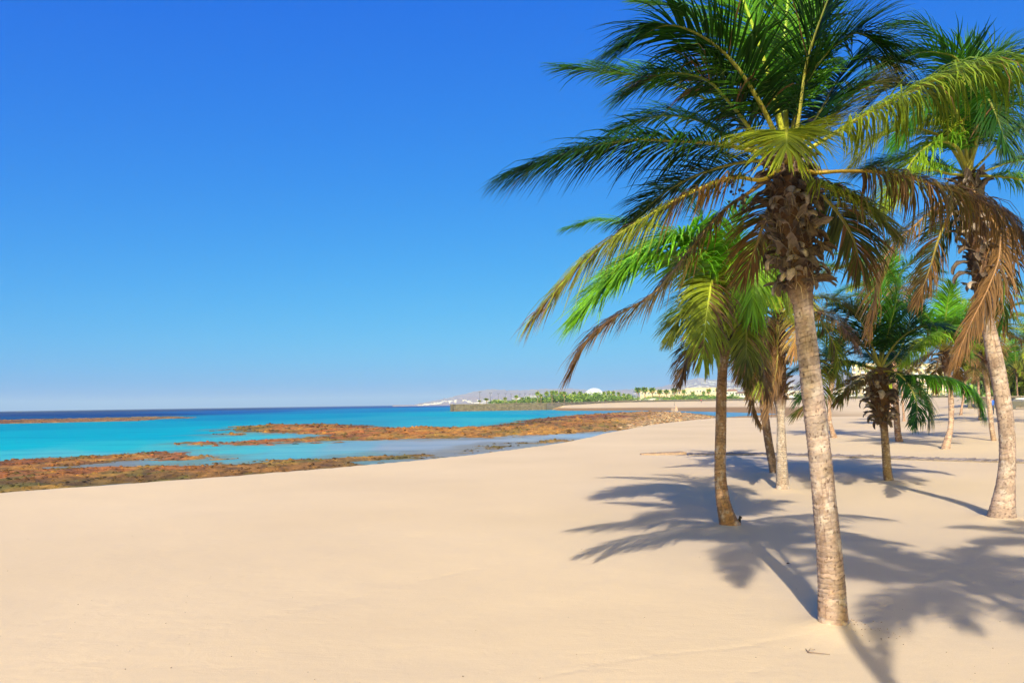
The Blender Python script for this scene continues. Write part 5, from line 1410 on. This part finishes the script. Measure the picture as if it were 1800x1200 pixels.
# people
def person(px, py, d, h, label, shirt, trousers, seated=False, zb=None):
    x, y = on_ground(px, d); zb = float(terrain(x, y)) if zb is None else zb
    root = empty('person', (x, y, zb), label, 'person')
    import bmesh
    s = h / 1.75
    joints = {'pel': (0, 0, .95, .15), 'spine': (0, 0, 1.2, .13), 'chest': (0, 0, 1.38, .17), 'neck': (0, 0, 1.5, .06), 'head': (0, -.02, 1.63, .10), 'top': (0, 0, 1.72, .07),
              'ls': (-.19, 0, 1.42, .065), 'le': (-.25, .03, 1.13, .045), 'lh': (-.26, -.06, .88, .035), 'rs': (.19, 0, 1.42, .065), 're': (.26, .02, 1.13, .045), 'rh': (.24, -.10, .9, .035),
              'lk': (-.10, -.04, .5, .07), 'lf': (-.11, .05, .07, .05), 'lt': (-.11, -.12, .04, .04), 'rk': (.10, .02, .5, .07), 'rf': (.12, .12, .07, .05), 'rt': (.12, -.04, .04, .04)}
    if seated:
        for k, v in {'pel': (0, 0, .2, .16), 'spine': (0, .04, .45, .14), 'chest': (0, .03, .65, .17), 'neck': (0, 0, .78, .06), 'head': (0, -.03, .9, .1), 'top': (0, 0, .99, .07), 'ls': (-.19, 0, .68, .06), 'le': (-.24, -.12, .45, .045), 'lh': (-.12, -.35, .42, .035), 'rs': (.19, 0, .68, .06), 're': (.24, -.12, .45, .045), 'rh': (.12, -.35, .42, .035), 'lk': (-.13, -.42, .48, .07), 'lf': (-.12, -.55, .07, .05), 'lt': (-.12, -.7, .04, .04), 'rk': (.13, -.42, .48, .07), 'rf': (.12, -.55, .07, .05), 'rt': (.12, -.7, .04, .04)}.items(): joints[k] = v
    names = list(joints); ed = [('pel', 'spine'), ('spine', 'chest'), ('chest', 'neck'), ('neck', 'head'), ('head', 'top'), ('chest', 'ls'), ('ls', 'le'), ('le', 'lh'), ('chest', 'rs'), ('rs', 're'), ('re', 'rh'), ('pel', 'lk'), ('lk', 'lf'), ('lf', 'lt'), ('pel', 'rk'), ('rk', 'rf'), ('rf', 'rt')]
    me = bpy.data.meshes.new('body'); me.from_pydata([joints[n][:3] for n in names], [(names.index(a), names.index(b_)) for a, b_ in ed], [])
    o = link('body', me, root); sk = o.modifiers.new('skin', 'SKIN')
    for i, n in enumerate(names): me.skin_vertices[0].data[i].radius = (joints[n][3],) * 2
    me.skin_vertices[0].data[0].use_root = True
    o.modifiers.new('sub', 'SUBSURF').levels = 1
    o.modifiers['sub'].render_levels = 1
    m, t, bs = new_mat('person_cloth'); tc = t.nodes.new('ShaderNodeTexCoord'); sp = t.nodes.new('ShaderNodeSeparateXYZ'); t.links.new(tc.outputs['Object'], sp.inputs[0])
    zs = joints['pel'][2]; zn = joints['neck'][2]
    r = ramp(t, sp.outputs[2], [(0, trousers), (min(.99, zs * .5), trousers), (min(.995, zs * .5 + .01), shirt), (min(.997, zn * .5), shirt), (min(.999, zn * .5 + .01), (.35, .18, .11))])
    mm = nd(t, 'ShaderNodeMath', operation='MULTIPLY'); mm.inputs[1].default_value = .5; t.links.new(sp.outputs[2], mm.inputs[0]); t.links.new(mm.outputs[0], r.inputs[0])
    t.links.new(r.outputs[0], bs.inputs['Base Color']); me.materials.append(m)
    root.scale = (s, s, s)
person(1743.5, 714, 98, 1.72, 'person in blue standing behind the tall palm trunk', (.02, .10, .45), (.03, .04, .08))
person(1710, 713, 118, 1.7, 'person in dark clothes sitting on the sand by the garden wall', (.02, .02, .03), (.03, .03, .04), True)
person(1232.5, 708, 365, 1.75, 'tiny person in red walking on the far beach', (.4, .05, .05), (.03, .03, .04))

# ------------------------------------------------------------------ hills and far town
SKY_LINE = [(600, 712.9), (700, 711.4), (728, 711), (745, 708), (770, 703), (800, 696), (835, 688), (867, 683), (900, 686), (940, 684), (1000, 682), (1050, 687), (1100, 684), (1150, 682), (1190, 673), (1230, 663), (1262, 668), (1300, 666), (1350, 662), (1450, 655), (1600, 660), (1800, 650), (2100, 650)]
HR = 5000.0
def hill_h(az, r):
    ha = np.array([az_of(p[0]) for p in SKY_LINE]); hz = np.array([max(-5.0, P(p[0], p[1], HR * math.cos(az_of(p[0])))[2]) for p in SKY_LINE])
    H = np.interp(az, ha, hz)
    n = fbm(az * 60, r / 900.0, oct=4, seed=70)
    t = np.clip((r - 2000) / (HR - 2000), 0, 1)
    h = H * (0.22 * sst(0, .25, t) + .78 * t ** 1.7) * (0.8 + .4 * n * (1 - t) + .2 * t)
    h = np.where(r > HR, H * (1 - (r - HR) / 1700.0 * .8), h)
    return np.where(H < 1, -6, h - 3 * (t <= 0))
def build_hills():
    az = np.linspace(az_of(690), az_of(2050), 420); rr = np.linspace(1950, 6700, 120)
    X, Y, A, R = polar_grid(az, rr)
    Z = hill_h(A, R) + 12 * (fbm(A * 400, R / 200, oct=3, seed=77) - .5) * sst(2000, 3000, R) * (hill_h(A, R) > 5)
    n = fbm(X / 500, Y / 500, oct=4, seed=71)[..., None]
    col = np.array((.34, .29, .28)) * (.8 + .4 * n)
    me = mesh_np('hills', np.stack([X, Y, Z], -1).reshape(-1, 3), grid_quads(len(az), len(rr)), col.reshape(-1, 3), True, M_PAINT)
    tag(link('hills', me), 'bare hazy hills behind the town', kind='structure')
    rg = np.random.default_rng(9); q = MB()
    bands = [(733, 852, 2150, 2600, 45), (1110, 1360, 3060, 3300, 150), (1150, 1380, 3740, 3900, 170), (1180, 1390, 4200, 4330, 120), (1250, 1400, 2400, 2900, 120), (850, 1100, 2250, 2550, 80)]
    for p0, p1, r0, r1, n in bands:
        for k in range(n):
            a = az_of(rg.uniform(p0, p1)); r = rg.uniform(r0, r1) + 200 * math.sin(a * 60); z = float(hill_h(np.array([a]), np.array([r]))[0])
            if z < 0 and p0 > 800: continue
            x, y = math.sin(a) * r, math.cos(a) * r; s = rg.uniform(2.5, 6.5); hh = rg.uniform(1.4, 2.8)
            g = rg.uniform(.35, .55)
            q.box(x - s, x + s, y - 5, y + 5, max(z, -1) - 6, max(z, -1) + hh, (g, g, g * .97))
    tag(link('hillside_houses', q.mesh('hillside_houses', M_PAINT)), 'white houses spread in streaks over the hazy hillside', kind='stuff')
build_hills()

# ------------------------------------------------------------------ haze
def haze():
    q = MB(); q.box(-9000, 9000, -2500, 17000, -9, 175)
    me = q.mesh('haze'); m = bpy.data.materials.new('haze'); m.use_nodes = True; t = m.node_tree
    t.nodes.remove(t.nodes['Principled BSDF'])
    v = t.nodes.new('ShaderNodeVolumePrincipled'); v.inputs['Density'].default_value = 1.3e-4; v.inputs['Color'].default_value = (.55, .78, 1.0, 1); v.inputs['Anisotropy'].default_value = 0.0
    t.links.new(v.outputs[0], t.nodes['Material Output'].inputs['Volume'])
    me.materials.append(m)
    tag(link('haze', me), 'thin pale sea haze', kind='stuff')
haze()
